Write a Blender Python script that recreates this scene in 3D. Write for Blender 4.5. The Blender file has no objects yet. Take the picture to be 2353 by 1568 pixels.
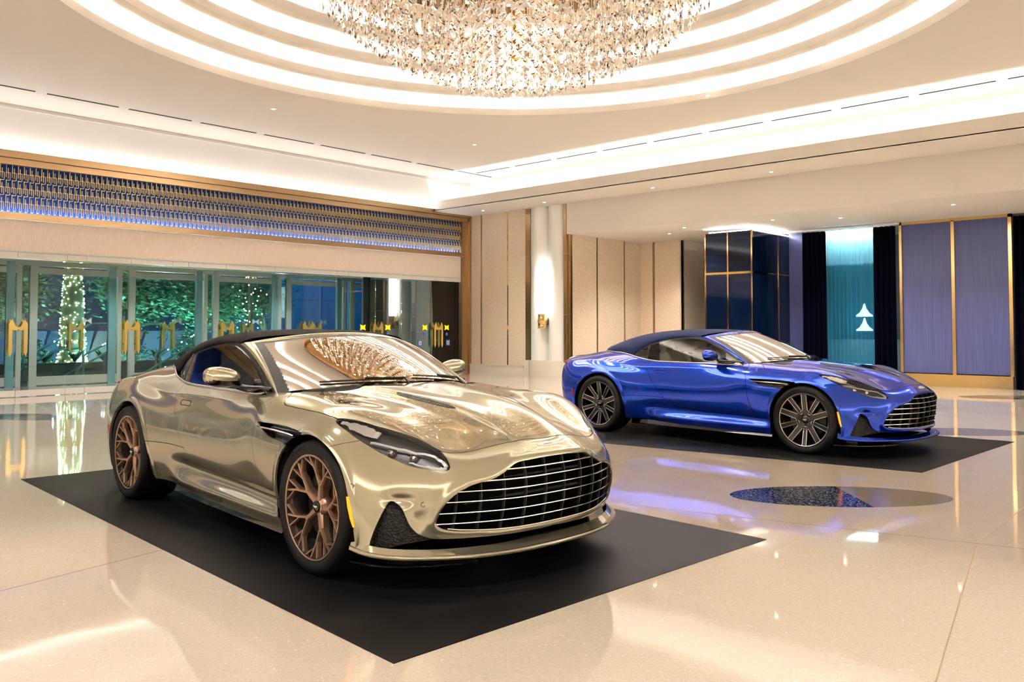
import bpy, bmesh, math, random, numpy as np
from mathutils import Vector, Matrix
R=math.radians; PI=math.pi
scene=bpy.context.scene; COL=scene.collection
random.seed(7)
# world axes: X along the glass-door wall, Y square to it (towards that wall), Z up; camera stands at the origin
# ---------------- camera ----------------
WA=0.8229; PITCH=0.0356; FPX=1947.8; CAMH=1.322
cam_d=bpy.data.cameras.new('camera'); cam=bpy.data.objects.new('camera',cam_d); COL.objects.link(cam)
cam_d.sensor_width=36; cam_d.lens=36*FPX/2353; cam_d.shift_y=-(784-686.7)/2353; cam_d.clip_end=300
fw=Vector((math.sin(WA)*math.cos(PITCH),math.cos(WA)*math.cos(PITCH),math.sin(PITCH)))
rt=Vector((math.cos(WA),-math.sin(WA),0)); up=rt.cross(fw)
M=Matrix((rt,up,-fw)).transposed().to_4x4(); M.translation=Vector((0,0,CAMH)); cam.matrix_world=M
scene.camera=cam
# ---------------- world, exposure ----------------
w=bpy.data.worlds.new('night'); scene.world=w; w.use_nodes=True
w.node_tree.nodes['Background'].inputs[0].default_value=(.012,.03,.06,1); w.node_tree.nodes['Background'].inputs[1].default_value=.6
vs=scene.view_settings; vs.view_transform='Standard'; vs.look='None'; vs.gamma=1; vs.use_curve_mapping=False; vs.exposure=0.0
cy=scene.cycles; cy.use_denoising=True; cy.max_bounces=6; cy.use_light_tree=False; cy.diffuse_bounces=3; cy.glossy_bounces=4; cy.transmission_bounces=4; cy.transparent_max_bounces=16; cy.use_adaptive_sampling=True; cy.adaptive_threshold=.035
cy.caustics_reflective=False; cy.caustics_refractive=False; cy.sample_clamp_indirect=6; cy.blur_glossy=.4
# light levels of the hall and garden lamps, and of the added back fill strips
LED_RING=48; LED_LIP=11; LED_WASH=8; LED_HALO=20; LED_SHEER=14; LED_SCR=16; LED_BACKFILL=34; SCONCE=2; BULB=25; CHAND=25
SPOT_RING=0; SPOT_OUT=215; SPOT_LOW=70; SPOT_VEST=50; GARD=560
vs.exposure=1.98

# ---------------- helpers ----------------
def mesh(name,V,F,mats,N=None,fm=None,smooth=False):
    me=bpy.data.meshes.new(name)
    if isinstance(V,np.ndarray): V=V.tolist()
    me.from_pydata(V,[],F); 
    if not isinstance(mats,(list,tuple)): mats=[mats]
    for m in mats: me.materials.append(m)
    if fm is not None: me.polygons.foreach_set('material_index',fm)
    if smooth or N is not None: me.polygons.foreach_set('use_smooth',[True]*len(F))
    if N is not None: me.normals_split_custom_set_from_vertices([tuple(n) for n in np.asarray(N).tolist()])
    me.update(); return me
def obj(name,me,parent=None,loc=(0,0,0),rot=(0,0,0),sc=None):
    o=bpy.data.objects.new(name,me); COL.objects.link(o); o.parent=parent; o.location=loc; o.rotation_euler=rot
    if sc: o.scale=sc
    return o
def thing(name,label,cat,loc=(0,0,0),rz=0,group=None):
    o=bpy.data.objects.new(name,None); COL.objects.link(o); o.location=loc; o.rotation_euler=(0,0,rz)
    o['label']=label;o['category']=cat
    if group:o['group']=group
    return o
def tag(o,label,cat,group=None):
    o['label']=label;o['category']=cat
    if group:o['group']=group
    return o
def struct(name,me,parent=None,loc=(0,0,0)):
    o=obj(name,me,parent,loc)
    o['kind']='structure'; return o
class MB:
    """mesh builder collecting primitives"""
    def __init__(s): s.V=[];s.F=[];s.M=[]
    def add(s,V,F,m=0):
        o=len(s.V); s.V+= [tuple(v) for v in V]; s.F+=[[i+o for i in f] for f in F]; s.M+=[m]*len(F); return s
    def box(s,a,b,m=0):
        x0,y0,z0=a;x1,y1,z1=b
        return s.add([(x0,y0,z0),(x1,y0,z0),(x1,y1,z0),(x0,y1,z0),(x0,y0,z1),(x1,y0,z1),(x1,y1,z1),(x0,y1,z1)],
          [(0,3,2,1),(4,5,6,7),(0,1,5,4),(1,2,6,5),(2,3,7,6),(3,0,4,7)],m)
    def quad(s,*p,m=0): return s.add(p,[tuple(range(len(p)))],m)
    def tube(s,pts,r,n=8,m=0,closed=False,cap=True,sq=None):
        P=[np.array(p,float) for p in pts]; k=len(P); V=[];prev=None
        rs=r if hasattr(r,'__len__') else [r]*k
        for i in range(k):
            if closed: t=P[(i+1)%k]-P[i-1]
            else: t=P[min(i+1,k-1)]-P[max(i-1,0)]
            t=t/(np.linalg.norm(t)+1e-12)
            if prev is None:
                a=np.array([0,0,1.]) if abs(t[2])<.9 else np.array([1.,0,0])
                u=np.cross(t,a)
            else: u=prev-t*(prev@t)
            u/=np.linalg.norm(u)+1e-12; prev=u; v=np.cross(t,u)
            for j in range(n):
                an=2*PI*(j+.5)/n; ru=rs[i]; rv=rs[i]*(sq or 1)
                V.append(P[i]+u*math.cos(an)*ru+v*math.sin(an)*rv)
        F=[]
        for i in range(k if closed else k-1):
            for j in range(n):
                a=i*n+j;b=i*n+(j+1)%n;c=((i+1)%k)*n+(j+1)%n;d=((i+1)%k)*n+j
                F.append((a,b,c,d))
        if cap and not closed: F.append(tuple(range(n))[::-1]); F.append(tuple((k-1)*n+j for j in range(n)))
        return s.add(V,F,m)
    def lathe(s,prof,n=48,m=0,axis='z',c=(0,0,0),a0=0,a1=2*PI):
        """prof: (r,h) list"""
        full=abs(a1-a0-2*PI)<1e-6; na=n if full else n+1; V=[]
        for i in range(na):
            a=a0+(a1-a0)*i/n; ca,sa=math.cos(a),math.sin(a)
            for r,h in prof:
                if axis=='z': V.append((c[0]+r*ca,c[1]+r*sa,c[2]+h))
                elif axis=='y': V.append((c[0]+r*ca,c[1]+h,c[2]+r*sa))
                else: V.append((c[0]+h,c[1]+r*ca,c[2]+r*sa))
        k=len(prof);F=[]
        for i in range(n):
            for j in range(k-1):
                a=i*k+j;b=((i+1)%na)*k+j
                q=(a,b,b+1,a+1)
                F.append(q if axis!='y' else q[::-1])
        return s.add(V,F,m)
    def build(s,name,mats,parent=None,smooth=False,**k):
        me=mesh(name,s.V,s.F,mats,fm=s.M,smooth=smooth); return obj(name,me,parent,**k)
    def mesh(s,name,mats,smooth=False): return mesh(name,s.V,s.F,mats,fm=s.M,smooth=smooth)
def smoothby(o,ang=35):
    me=o.data if hasattr(o,'data') else o
    me.polygons.foreach_set('use_smooth',[True]*len(me.polygons))
    bm=bmesh.new(); bm.from_mesh(me)
    for e in bm.edges:
        if len(e.link_faces)==2 and e.calc_face_angle(0)>R(ang): e.smooth=False
    bm.to_mesh(me); bm.free()
def pieces(me):
    # one mesh per loose piece
    n=len(me.vertices); par=list(range(n))
    def find(a):
        while par[a]!=a: par[a]=par[par[a]]; a=par[a]
        return a
    for p in me.polygons:
        v=list(p.vertices); r=find(v[0])
        for q in v[1:]: par[find(q)]=r
    co=[tuple(v.co) for v in me.vertices]; G={}
    for p in me.polygons: G.setdefault(find(p.vertices[0]),[]).append(p)
    out=[]
    for ps in G.values():
        used=sorted({v for p in ps for v in p.vertices}); mp={u:i for i,u in enumerate(used)}
        m2=mesh(me.name,[co[u] for u in used],[[mp[v] for v in p.vertices] for p in ps],list(me.materials),fm=[p.material_index for p in ps],smooth=ps[0].use_smooth); out.append(m2)
    return out
# ---------------- materials ----------------
def mat(name,col,rough=.5,metal=0,coat=0,emit=None,es=0,trans=0,ior=1.45,spec=.5,sheen=0):
    m=bpy.data.materials.new(name); m.use_nodes=True; b=m.node_tree.nodes['Principled BSDF']
    b.inputs['Base Color'].default_value=(*col,1); b.inputs['Roughness'].default_value=rough; b.inputs['Metallic'].default_value=metal
    b.inputs['Coat Weight'].default_value=coat; b.inputs['Coat Roughness'].default_value=.02
    b.inputs['Transmission Weight'].default_value=trans; b.inputs['IOR'].default_value=ior; b.inputs['Specular IOR Level'].default_value=spec
    b.inputs['Sheen Weight'].default_value=sheen
    if emit: b.inputs['Emission Color'].default_value=(*emit,1); b.inputs['Emission Strength'].default_value=es
    return m
def nd(m,t,**k):
    n=m.node_tree.nodes.new(t)
    for a,v in k.items():
        if a.startswith('i_'): n.inputs[a[2:].replace('_',' ')].default_value=v
        else: setattr(n,a,v)
    return n
def lk(m,a,b): m.node_tree.links.new(a,b)
def bs(m): return m.node_tree.nodes['Principled BSDF']
def noisecol(m,scale,c0,c1,p0=.4,p1=.6,detail=3,coord='Object',stretch=None,ramp='LINEAR'):
    tc=nd(m,'ShaderNodeTexCoord'); n=nd(m,'ShaderNodeTexNoise'); n.inputs['Scale'].default_value=scale; n.inputs['Detail'].default_value=detail
    src=tc.outputs[coord]
    if stretch:
        mp=nd(m,'ShaderNodeMapping'); mp.inputs['Scale'].default_value=stretch; lk(m,src,mp.inputs[0]); src=mp.outputs[0]
    lk(m,src,n.inputs['Vector']); r=nd(m,'ShaderNodeValToRGB'); r.color_ramp.interpolation=ramp
    r.color_ramp.elements[0].position=p0; r.color_ramp.elements[1].position=p1
    r.color_ramp.elements[0].color=(*c0,1); r.color_ramp.elements[1].color=(*c1,1)
    lk(m,n.outputs['Fac'],r.inputs[0]); lk(m,r.outputs[0],bs(m).inputs['Base Color']); return n,r
def bump(m,src,strength=.1,dist=.01):
    b=nd(m,'ShaderNodeBump'); b.inputs['Strength'].default_value=strength; b.inputs['Distance'].default_value=dist
    lk(m,src,b.inputs['Height']); lk(m,b.outputs[0],bs(m).inputs['Normal']); return b
def thinglass(name,tint,refl=1.0,rough=0.0,f0=1.5):
    m=bpy.data.materials.new(name); m.use_nodes=True; nt=m.node_tree; nt.nodes.clear()
    out=nt.nodes.new('ShaderNodeOutputMaterial'); tr=nt.nodes.new('ShaderNodeBsdfTransparent'); tr.inputs[0].default_value=(*tint,1)
    gl=nt.nodes.new('ShaderNodeBsdfGlossy'); gl.inputs[0].default_value=(refl,refl,refl,1); gl.inputs['Roughness'].default_value=rough
    fr=nt.nodes.new('ShaderNodeFresnel'); fr.inputs[0].default_value=f0; mx=nt.nodes.new('ShaderNodeMixShader')
    nt.links.new(fr.outputs[0],mx.inputs[0]); nt.links.new(tr.outputs[0],mx.inputs[1]); nt.links.new(gl.outputs[0],mx.inputs[2]); nt.links.new(mx.outputs[0],out.inputs[0])
    return m
# ======================= ROOM =======================
HC=(8.17,7.52)      # centre of the round ceiling
WY=18.2; BX=17.7; LIPX=16.2; CZ=5.68; LZ=3.85; SX=21.0
M_CEIL=mat('ceiling_paint',(.80,.73,.65),.7)
M_WHITE=mat('white_paint',(.82,.80,.78),.6)
M_CREAM=mat('cream_stone',(.82,.74,.63),.35)
M_LED=mat('led_strip',(1,1,1),.5,emit=(1,.93,.84),es=1)
def led(es,col=(1,.98,.955)):
    return mat('led_light',(1,1,1),.5,emit=col,es=es)
M_FAB=mat('pink_fabric',(.66,.50,.39),.85)
noisecol(M_FAB,60,(.84,.69,.59),(.91,.78,.68),.35,.65,4,stretch=(1,1,.12))
M_WALLP=mat('beige_fabric',(.5,.38,.27),.8)
_n,_r=noisecol(M_WALLP,48,(.80,.635,.475),(.90,.735,.57),.42,.58,1,stretch=(1,1,.55))
M_BRASS=mat('brushed_brass',(.44,.31,.175),.28,1)
M_BRASSP=mat('polished_brass',(.85,.60,.28),.07,1)
M_FRET=mat('brass_fret',(.92,.66,.22),.3,.75)
M_NAVY=mat('screen_back_blue',(.010,.030,.13),.6,spec=.15)
M_FLOOR=mat('terrazzo_floor',(.60,.47,.34),.045,coat=0,spec=.9)
_tc=nd(M_FLOOR,'ShaderNodeTexCoord'); _v=nd(M_FLOOR,'ShaderNodeTexVoronoi'); _v.inputs['Scale'].default_value=140; lk(M_FLOOR,_tc.outputs['Object'],_v.inputs['Vector'])
_rp=nd(M_FLOOR,'ShaderNodeValToRGB'); 
for p,c in ((0,(.64,.54,.435)),(.5,(.68,.585,.475)),(.9,(.56,.465,.365)),(1,(.74,.64,.53))):
    if p in(0,1): e=_rp.color_ramp.elements[int(p)]
    else: e=_rp.color_ramp.elements.new(p)
    e.position=p; e.color=(*c,1)
_rgb=nd(M_FLOOR,'ShaderNodeSeparateColor'); lk(M_FLOOR,_v.outputs['Color'],_rgb.inputs[0]); lk(M_FLOOR,_rgb.outputs[0],_rp.inputs[0])
_n2=nd(M_FLOOR,'ShaderNodeTexNoise'); _n2.inputs['Scale'].default_value=.5; _n2.inputs['Detail'].default_value=4; lk(M_FLOOR,_tc.outputs['Object'],_n2.inputs['Vector'])
_mx=nd(M_FLOOR,'ShaderNodeMix',data_type='RGBA',blend_type='MULTIPLY'); _mx.inputs['Factor'].default_value=.25; lk(M_FLOOR,_rp.outputs[0],_mx.inputs['A']); lk(M_FLOOR,_n2.outputs['Color'],_mx.inputs['B'])
lk(M_FLOOR,_rp.outputs[0],bs(M_FLOOR).inputs['Base Color'])
_n3=nd(M_FLOOR,'ShaderNodeTexNoise'); _n3.inputs['Scale'].default_value=.9; _n3.inputs['Detail'].default_value=2; lk(M_FLOOR,_tc.outputs['Object'],_n3.inputs['Vector']); bump(M_FLOOR,_n3.outputs['Fac'],.035,.08)
M_MAT=mat('black_mat',(.010,.009,.009),.5,spec=.12)
noisecol(M_MAT,3,(.004,.004,.0042),(.007,.0068,.007),.3,.7,5)
M_SLOT=mat('slot_black',(.01,.01,.01),.8)
# floor
struct('floor',MB().box((-12,-10,-.2),(26,WY+3.2,0)).mesh('floor',M_FLOOR))
FL=bpy.data.objects['floor']
def strip2(a,b,wd,z0,z1):
    a=np.array(a);b=np.array(b);d=(b-a)/np.linalg.norm(b-a);n=np.array([-d[1],d[0]])*wd/2; q=[a+n,a-n,b-n,b+n]
    V=[(*p,z0) for p in q]+[(*p,z1) for p in q]
    return V,[(3,2,1,0),(4,5,6,7),(0,1,5,4),(1,2,6,5),(2,3,7,6),(3,0,4,7)]
M_JOINT=mat('floor_joint',(.16,.12,.08),.5); M_JOINTB=mat('brass_joint',(.50,.36,.20),.35,.3)
for a,b,mt in (((4.6,6.9),(6.1,.2),M_JOINT),((5.78,1.48),(2.2,.79),M_JOINTB),((5.78,1.48),(8.0,1.55),M_JOINTB),((-3,3.95),(2.35,5.02),M_JOINT),((5.06,4.85),(8.9,5.2),M_JOINT),((11.3,5.6),(20.9,6.2),M_JOINT),((12,-2),(13.5,17),M_JOINT)):
    V,F=strip2(a,b,.006,-.004,.0006); obj('floor_joint',mesh('floor_joint',V,F,mt),FL)
# inlaid medallions
M_GLIT=mat('navy_glitter_stone',(.006,.01,.035),.12)
_tc=nd(M_GLIT,'ShaderNodeTexCoord'); _v=nd(M_GLIT,'ShaderNodeTexVoronoi'); _v.inputs['Scale'].default_value=110; lk(M_GLIT,_tc.outputs['Object'],_v.inputs['Vector'])
_s=nd(M_GLIT,'ShaderNodeSeparateColor'); lk(M_GLIT,_v.outputs['Color'],_s.inputs[0]); _r=nd(M_GLIT,'ShaderNodeValToRGB'); _r.color_ramp.interpolation='CONSTANT'
_r.color_ramp.elements[0].color=(.006,.010,.035,1); _r.color_ramp.elements[1].position=.80; _r.color_ramp.elements[1].color=(.30,.32,.38,1); lk(M_GLIT,_s.outputs[0],_r.inputs[0]); lk(M_GLIT,_r.outputs[0],bs(M_GLIT).inputs['Base Color'])
M_TAUPE=mat('taupe_stone',(.26,.215,.17),.08)
def medallion(cx,cy,ma,mi,ang,split,z=.0012):
    A=np.array([math.cos(ang),math.sin(ang)]); Bv=np.array([-A[1],A[0]]); n=48
    P=[np.array([cx,cy])+A*ma*math.cos(2*PI*k/n)+Bv*mi*math.sin(2*PI*k/n) for k in range(n)]
    for nm,lo,hi,mt in (('medallion_dark',-1,split,M_GLIT),('medallion_pale',split,1,M_TAUPE)):
        t0=math.acos(max(-1,min(1,lo)));t1=math.acos(max(-1,min(1,hi)))
        ts=list(np.linspace(t1,t0,20)); loop=[np.array([cx,cy])+A*ma*math.cos(t)+Bv*mi*math.sin(t) for t in ts]+[np.array([cx,cy])+A*ma*math.cos(t)-Bv*mi*math.sin(t) for t in ts[::-1]]
        k=len(loop); V=[(*p,-.004) for p in loop]+[(*p,z) for p in loop]
        obj(nm,mesh(nm,V,[tuple(range(k,2*k))]+[(i,(i+1)%k,(i+1)%k+k,i+k) for i in range(k)],mt),FL)
# long axis pointing from the dark tip to the pale tip
medallion(6.71,2.69,.86,.42,math.atan2(-.75,.66),.12)
medallion(4.42,14.02,.86,.42,math.atan2(-.90,.44),-.1)
medallion(11.95,3.2,.80,.42,math.atan2(-.80,.6),-.9)
medallion(18.6,4.1,.95,.48,math.atan2(-.80,.6),.0)
# ---------------- ceiling with stepped round recess ----------------
RR=[(6.04,5.68),(5.58,5.98),(5.09,6.28),(4.55,6.58),(3.95,6.88)]
LIPH=.13
def ceilplate():
    b=MB(); n=96; x0,x1,y0,y1=-12,17.9,-10,WY+.3; cx,cy=HC; r0=RR[0][0]; V=[];
    def edge(a):
        dx,dy=math.cos(a),math.sin(a); t=min(((x1-cx)/dx if dx>0 else (x0-cx)/dx) if abs(dx)>1e-9 else 1e9,((y1-cy)/dy if dy>0 else (y0-cy)/dy) if abs(dy)>1e-9 else 1e9); return cx+dx*t,cy+dy*t
    A=sorted([2*PI*k/n for k in range(n)]+[math.atan2(y-cy,x-cx)%(2*PI) for x in (x0,x1) for y in (y0,y1)])
    for a in A:
        e=edge(a); V+=[(cx+r0*math.cos(a),cy+r0*math.sin(a),CZ),(e[0],e[1],CZ)]
    m=len(A); F=[(2*i,2*i+1,(2*i+3)%(2*m),(2*i+2)%(2*m)) for i in range(m)]
    # order so that normals face down
    b.add(V,[f[::-1] for f in F]); return b
cb=ceilplate()
for i,(r,z) in enumerate(RR):
    # lip: inner face, top, back
    zz=z+LIPH
    if i<4:
        zn=RR[i+1][1]; cb.lathe([(r,z),(r-.005,zz),(r+.04,zz),(r+.05,z+.05),(r+.45,z+.05),(r+.45,zn),(RR[i+1][0],zn)],96,c=(*HC,0))
    else: cb.lathe([(r,z),(r-.005,zz),(r+.04,zz),(r+.05,z+.05),(r+.4,z+.05),(r+.4,z+.30),(0.01,z+.30)],96,c=(*HC,0))
ceil=struct('ceiling',cb.mesh('ceiling',M_CEIL)); smoothby(ceil,30)
LED_E=[14,14,14,14,14]
for i,(r,z) in enumerate(RR):
    b=MB().lathe([(r+.10,z+.07),(r+.16,z+.07)],72,c=(*HC,0))
    o=obj('cove_led',b.mesh('cove_led',led(LED_RING)),ceil)
# air slots near both walls
for k in range(14):
    x=-3.45+1.50*k
    if x<16.5: obj('air_slot',MB().box((x,16.87,CZ-.006),(x+1.30,16.93,CZ+.001)).mesh('air_slot',M_SLOT),ceil)
for k in range(14):
    y=16.75-1.46*k
    obj('air_slot',MB().box((16.57,y-1.27,CZ-.006),(16.63,y,CZ+.001)).mesh('air_slot',M_SLOT),ceil)
# recessed downlights of the hall ceiling (real fittings with a spot each)
M_TRIM=mat('downlight_trim',(.75,.70,.64),.4); M_DOWN=mat('downlight_glow',(1,1,1),.5,emit=(1,.86,.68),es=8)
def downlight(x,y,z,energy,par,ang=75,rad=.05):
    b=MB(); b.lathe([(.035,-.003),(.06,-.004),(.062,.0)],20,c=(x,y,z)); b.add([(x+.035*math.cos(PI*k/10),y+.035*math.sin(PI*k/10),z-.002) for k in range(20)],[tuple(range(20))[::-1]],1)
    obj('downlight',b.mesh('downlight',[M_TRIM,M_DOWN]),par)
    if energy:
        L=bpy.data.lights.new('downlight_beam','SPOT'); L.energy=energy; L.spot_size=R(ang); L.spot_blend=.6; L.shadow_soft_size=rad; L.color=(1,.965,.91)
        o=bpy.data.objects.new('downlight_beam',L); COL.objects.link(o); o.location=(x,y,z-.02)
for k in range(12):
    a=2*PI*k/12+.2; downlight(HC[0]+5.8*math.cos(a),HC[1]+5.8*math.sin(a),5.98,SPOT_RING if k%2==0 else 0,ceil,110)
for x,y in ((-5,13.5),(1.5,14.6),(9,14.8),(14.0,14.2),(14.0,8),(13.8,1.5),(0,1),(-1.5,7),(5,-3.5),(10.5,-3.5)):
    downlight(x,y,CZ,SPOT_OUT,ceil,110)
# ---------------- left wall (glass door wall), Y = 18.2 ----------------
def box_struct(name,a,b,mt): return struct(name,MB().box(a,b).mesh(name,mt))
wl=box_struct('wall_left',(-12,WY,4.77),(17.9,WY+.3,CZ+.02),M_WHITE)
box_struct('trim_1',(-12,WY-.03,2.84),(17.35,WY+.3,3.44),M_FAB)
# thin crown ledge
box_struct('trim_2',(-12,WY-.03,5.60),(17.7,WY,5.612),M_WHITE)
# brass surround: header, sill, end post
b=MB(); b.box((-12,WY-.16,4.62),(17.83,WY+.02,4.76)); b.box((-12,WY-.10,4.49),(17.6,WY+.02,4.62)); b.box((-12,WY-.10,3.44),(17.45,WY+.02,3.57))
b.box((17.58,WY-.16,0),(17.83,WY+.02,4.62)); b.box((17.35,WY-.08,0),(17.58,WY+.02,4.49))
fr_=bpy.data.objects.new('trim_12',None); COL.objects.link(fr_); fr_['kind']='structure'

parts_=[('header_rail',(-12,WY-.16,4.62),(17.83,WY+.02,4.76)),('inner_rail',(-12,WY-.10,4.49),(17.58,WY+.02,4.615)),('sill_rail',(-12,WY-.10,3.445),(17.45,WY+.02,3.57)),('end_post',(17.60,WY-.16,0),(17.83,WY+.02,4.615)),('inner_post',(17.36,WY-.08,0),(17.595,WY+.02,4.485))]
for nme,a,c in parts_: obj(nme,MB().box(a,c).mesh(nme,M_BRASS),fr_)
# fretwork screen
box_struct('wall_left_panel',(-12,WY+.20,3.50),(17.6,WY+.26,4.60),M_NAVY).name='trim_3'
obj('screen_led',MB().quad((-6,WY+.10,3.568),(17.4,WY+.10,3.568),(17.4,WY+.15,3.568),(-6,WY+.15,3.568)).mesh('screen_led',led(LED_SCR,(.74,.85,1))),bpy.data.objects['trim_3'])
scr=thing('fretwork_screen','gold hook pattern fretwork screen over lit blue backing above the doors','screen',(0,WY-.02,3.575))
def arcpts(pts,r=.012):
    out=[pts[0]]
    for i in range(1,len(pts)-1):
        a,b_,c=[np.array(p,float) for p in pts[i-1:i+2]]; d0=(a-b_)/np.linalg.norm(a-b_);d1=(c-b_)/np.linalg.norm(c-b_)
        p0=b_+d0*r;p1=b_+d1*r
        for t in (0,.5,1): out.append(tuple((1-t)**2*p0+2*t*(1-t)*b_+t*t*p1))
    out.append(pts[-1]); return out
def fret():
    b=MB(); Hh=.288; t=.0040
    def flat(pts):
        pts=[np.array(p,float) for p in pts]; V=[]
        for i,p in enumerate(pts):
            d=pts[min(i+1,len(pts)-1)]-pts[max(i-1,0)]; d/=np.linalg.norm(d)+1e-9; n=np.array([-d[1],d[0]])*t
            for q,y in ((p+n,0),(p-n,0),(p-n,.02),(p+n,.02)): V.append((q[0],y,q[1]))
        F=[(i*4+j,(i+1)*4+j,(i+1)*4+(j+1)%4,i*4+(j+1)%4) for i in range(len(pts)-1) for j in range(4)]
        b.add(V,F)
    for k in range(3):
        z=.915-k*Hh
        flat([(0,z),(0,z-.150)]); 
        pts=[(-.014,z-.150),(.066,z-.150),(.066,z-.300),(0,z-.300)] if k<2 else [(-.014,z-.150),(.066,z-.150),(.066,z-.318),(.030,z-.318),(.030,z-.16)]
        flat(arcpts(pts)); 
        if k<2: flat([(0,z-.290),(0,z-.30)])
        flat([(.032,z-.062),(.032,z-.265)]); flat([(-.004,z-.15),(-.004,z-.245)])
    return b.mesh('fret_hook',M_FRET)
FM=fret()
for k in range(138): obj('fret_hook',FM,scr,(2.98+.1045*k,0,0))
# white uplight ledge on top of the brass header
up_=obj('wall_washer',MB().box((-10,WY-.10,4.765),(17.6,WY-.06,4.775)).mesh('wall_washer',led(LED_WASH)),wl)
# ---------------- glass entrance ----------------
M_GL=thinglass('clear_door_glass',(.86,.93,.92),1.0,f0=1.5)
M_GLT=thinglass('teal_outer_glass',(.55,.80,.82),1.0,f0=1.5)
M_ALU=mat('white_aluminium',(.62,.66,.64),.35)
M_TEAL=mat('teal_glass_edge',(.02,.16,.22),.2)
M_PATCH=mat('door_rail_white',(.80,.76,.72),.3)
head=box_struct('trim_4',(-12,WY-.05,2.815),(17.36,WY+.10,2.84),M_ALU)
M_HAND=mat('golden_handle',(.95,.72,.24),.22,.9)
def handle_m():
    # stepped, pointed "M" shaped pull: one half per leaf
    b=MB(); 
    for s in (-1,1):
        for y in (-.05,.05+.0):
            yy=y*1.3
            V2=[(.0,.455),(.045,.47),(.108,.615),(.165,.52),(.165,-.02),(.135,-.12),(.102,-.02),(.102,.405),(.035,.39),(.0,.415)]
            V=[(s*x,yy,z) for x,z in V2]+[(s*x,yy+.016,z) for x,z in V2]; n=len(V2)
            b.add(V,[tuple(range(n)),tuple(range(2*n-1,n-1,-1))]+[(i,i+n,(i+1)%n+n,(i+1)%n) for i in range(n)])
            b.box((min(s*.085,s*.165),yy-.0,.10),(max(s*.085,s*.165),yy+.02,.115))
    return b.mesh('door_handle',M_HAND)
HMH=handle_m()
ds=[]
joint=[5.51+2.178*k for k in range(-5,6)]
n_=0
M_BOW=mat('white_bow_decal',(.55,.66,.68),.5); M_YEL=mat('yellow_bow_decal',(.95,.62,.02),.5,emit=(1,.6,0),es=.25); M_BLU=mat('blue_round_sticker',(.05,.18,.65),.5)  # the yellow decal has a weak glow put into its material
def leaf(x0,x1,name,par=None,dec=None):
    n=struct(name,MB().box((x0+.003,WY,.10),(x1-.003,WY+.012,2.72)).mesh('glass_pane',M_GL))
    obj('top_rail',MB().box((x0+.004,WY-.015,2.705),(x1-.004,WY+.03,2.812)).mesh('top_rail',M_PATCH),n)
    obj('bottom_rail',MB().box((x0+.004,WY-.015,.012),(x1-.004,WY+.03,.13)).mesh('bottom_rail',M_PATCH),n)
    return n
for j in joint:
    for a,b_ in ((j-.905,j),(j,j+.905)):
        n_+=1; d=leaf(a,b_,'door_%d'%n_)
    hh=obj('door_handle',HMH,d,(j,WY-.06,.90))
    n_+=1; leaf(j+.905,j+2.178-.905,'window_%d'%n_)
# stickers on the two doors at the far right
for j,pp in ((joint[-2],'a'),(joint[-1],'b')):
    for s in (-.42,.42):
        x=j+s; b=MB(); z=1.36; V=[(x-.09,WY-.004,z-.08),(x-.02,WY-.004,z-.05),(x+.02,WY-.004,z-.05),(x+.09,WY-.004,z-.08),(x+.07,WY-.004,z),(x+.09,WY-.004,z+.08),(x+.02,WY-.004,z+.05),(x-.02,WY-.004,z+.05),(x-.09,WY-.004,z+.08),(x-.07,WY-.004,z)]
        b.add(V,[tuple(range(10))]); o=b.build('door_sticker',M_YEL); o['kind']='structure'; o.name='trim_5'
        b=MB(); b.add([(x+.045*math.cos(PI*k/8),WY-.004,1.17+.045*math.sin(PI*k/8)) for k in range(16)],[tuple(range(16))]); obj('round_sticker',b.mesh('round_sticker',M_BLU),o)
        b=MB(); xq=x+(-.18 if s<0 else .05); b.box((xq-.07,WY-.005,.84),(xq+.07,WY-.003,1.0)); b.box((xq-.045,WY-.007,.87),(xq+.045,WY-.004,.97),1); b.box((xq-.02,WY-.009,.89),(xq+.02,WY-.006,.95),0); obj('square_sticker',b.mesh('square_sticker',[M_BLU,M_PATCH]),o)
# outer facade Y = 21.4
oy=21.4
M_TEALP=mat('teal_frame',(.20,.44,.52),.3)
out=thing('outer_door_frame','white and teal framed outer glass doors seen through the lobby glazing','door',(0,oy,0))
for k in range(-5,5):
    x=6.66+2.245*k
    for dx,w_,mt in ((-.14,.10,M_ALU),(.16,.16,M_ALU),(-.32,.17,M_TEALP)):
        obj('post',MB().box((x+dx-w_/2,-.05,0),(x+dx+w_/2,.05,2.86)).mesh('post',mt),out)
    obj('side_pane',MB().box((x-.06,-.01,.1),(x+.08,.01,2.8)).mesh('side_pane',M_GLT),out)
    obj('pane',MB().box((x+.24,-.01,.22),(x+2.245-.40,.01,2.60)).mesh('pane',M_GLT),out)
    obj('top_rail',MB().box((x+.24,-.03,2.60),(x+2.245-.19,.03,2.74)).mesh('top_rail',M_ALU),out)
    obj('bottom_rail',MB().box((x+.24,-.03,.02),(x+2.245-.19,.03,.22)).mesh('bottom_rail',M_ALU),out)
    obj('head_rail',MB().box((x-.19,-.04,2.78),(x+2.245-.19,.06,2.90)).mesh('head_rail',M_ALU),out)
    if k<4: obj('door_handle',HMH,out,(x+1.07,-.06,.90))
    # bow decal
    xb=x+1.35; z=1.52
    b=MB(); b.add([(xb-.10,-.03,z-.08),(xb,-.03,z-.01),(xb+.10,-.03,z-.08),(xb+.10,-.03,z+.08),(xb,-.03,z+.01),(xb-.10,-.03,z+.08)],[(0,1,4,5),(1,2,3,4)]); obj('bow_decal',b.mesh('bow_decal',M_BOW),out)
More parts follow.
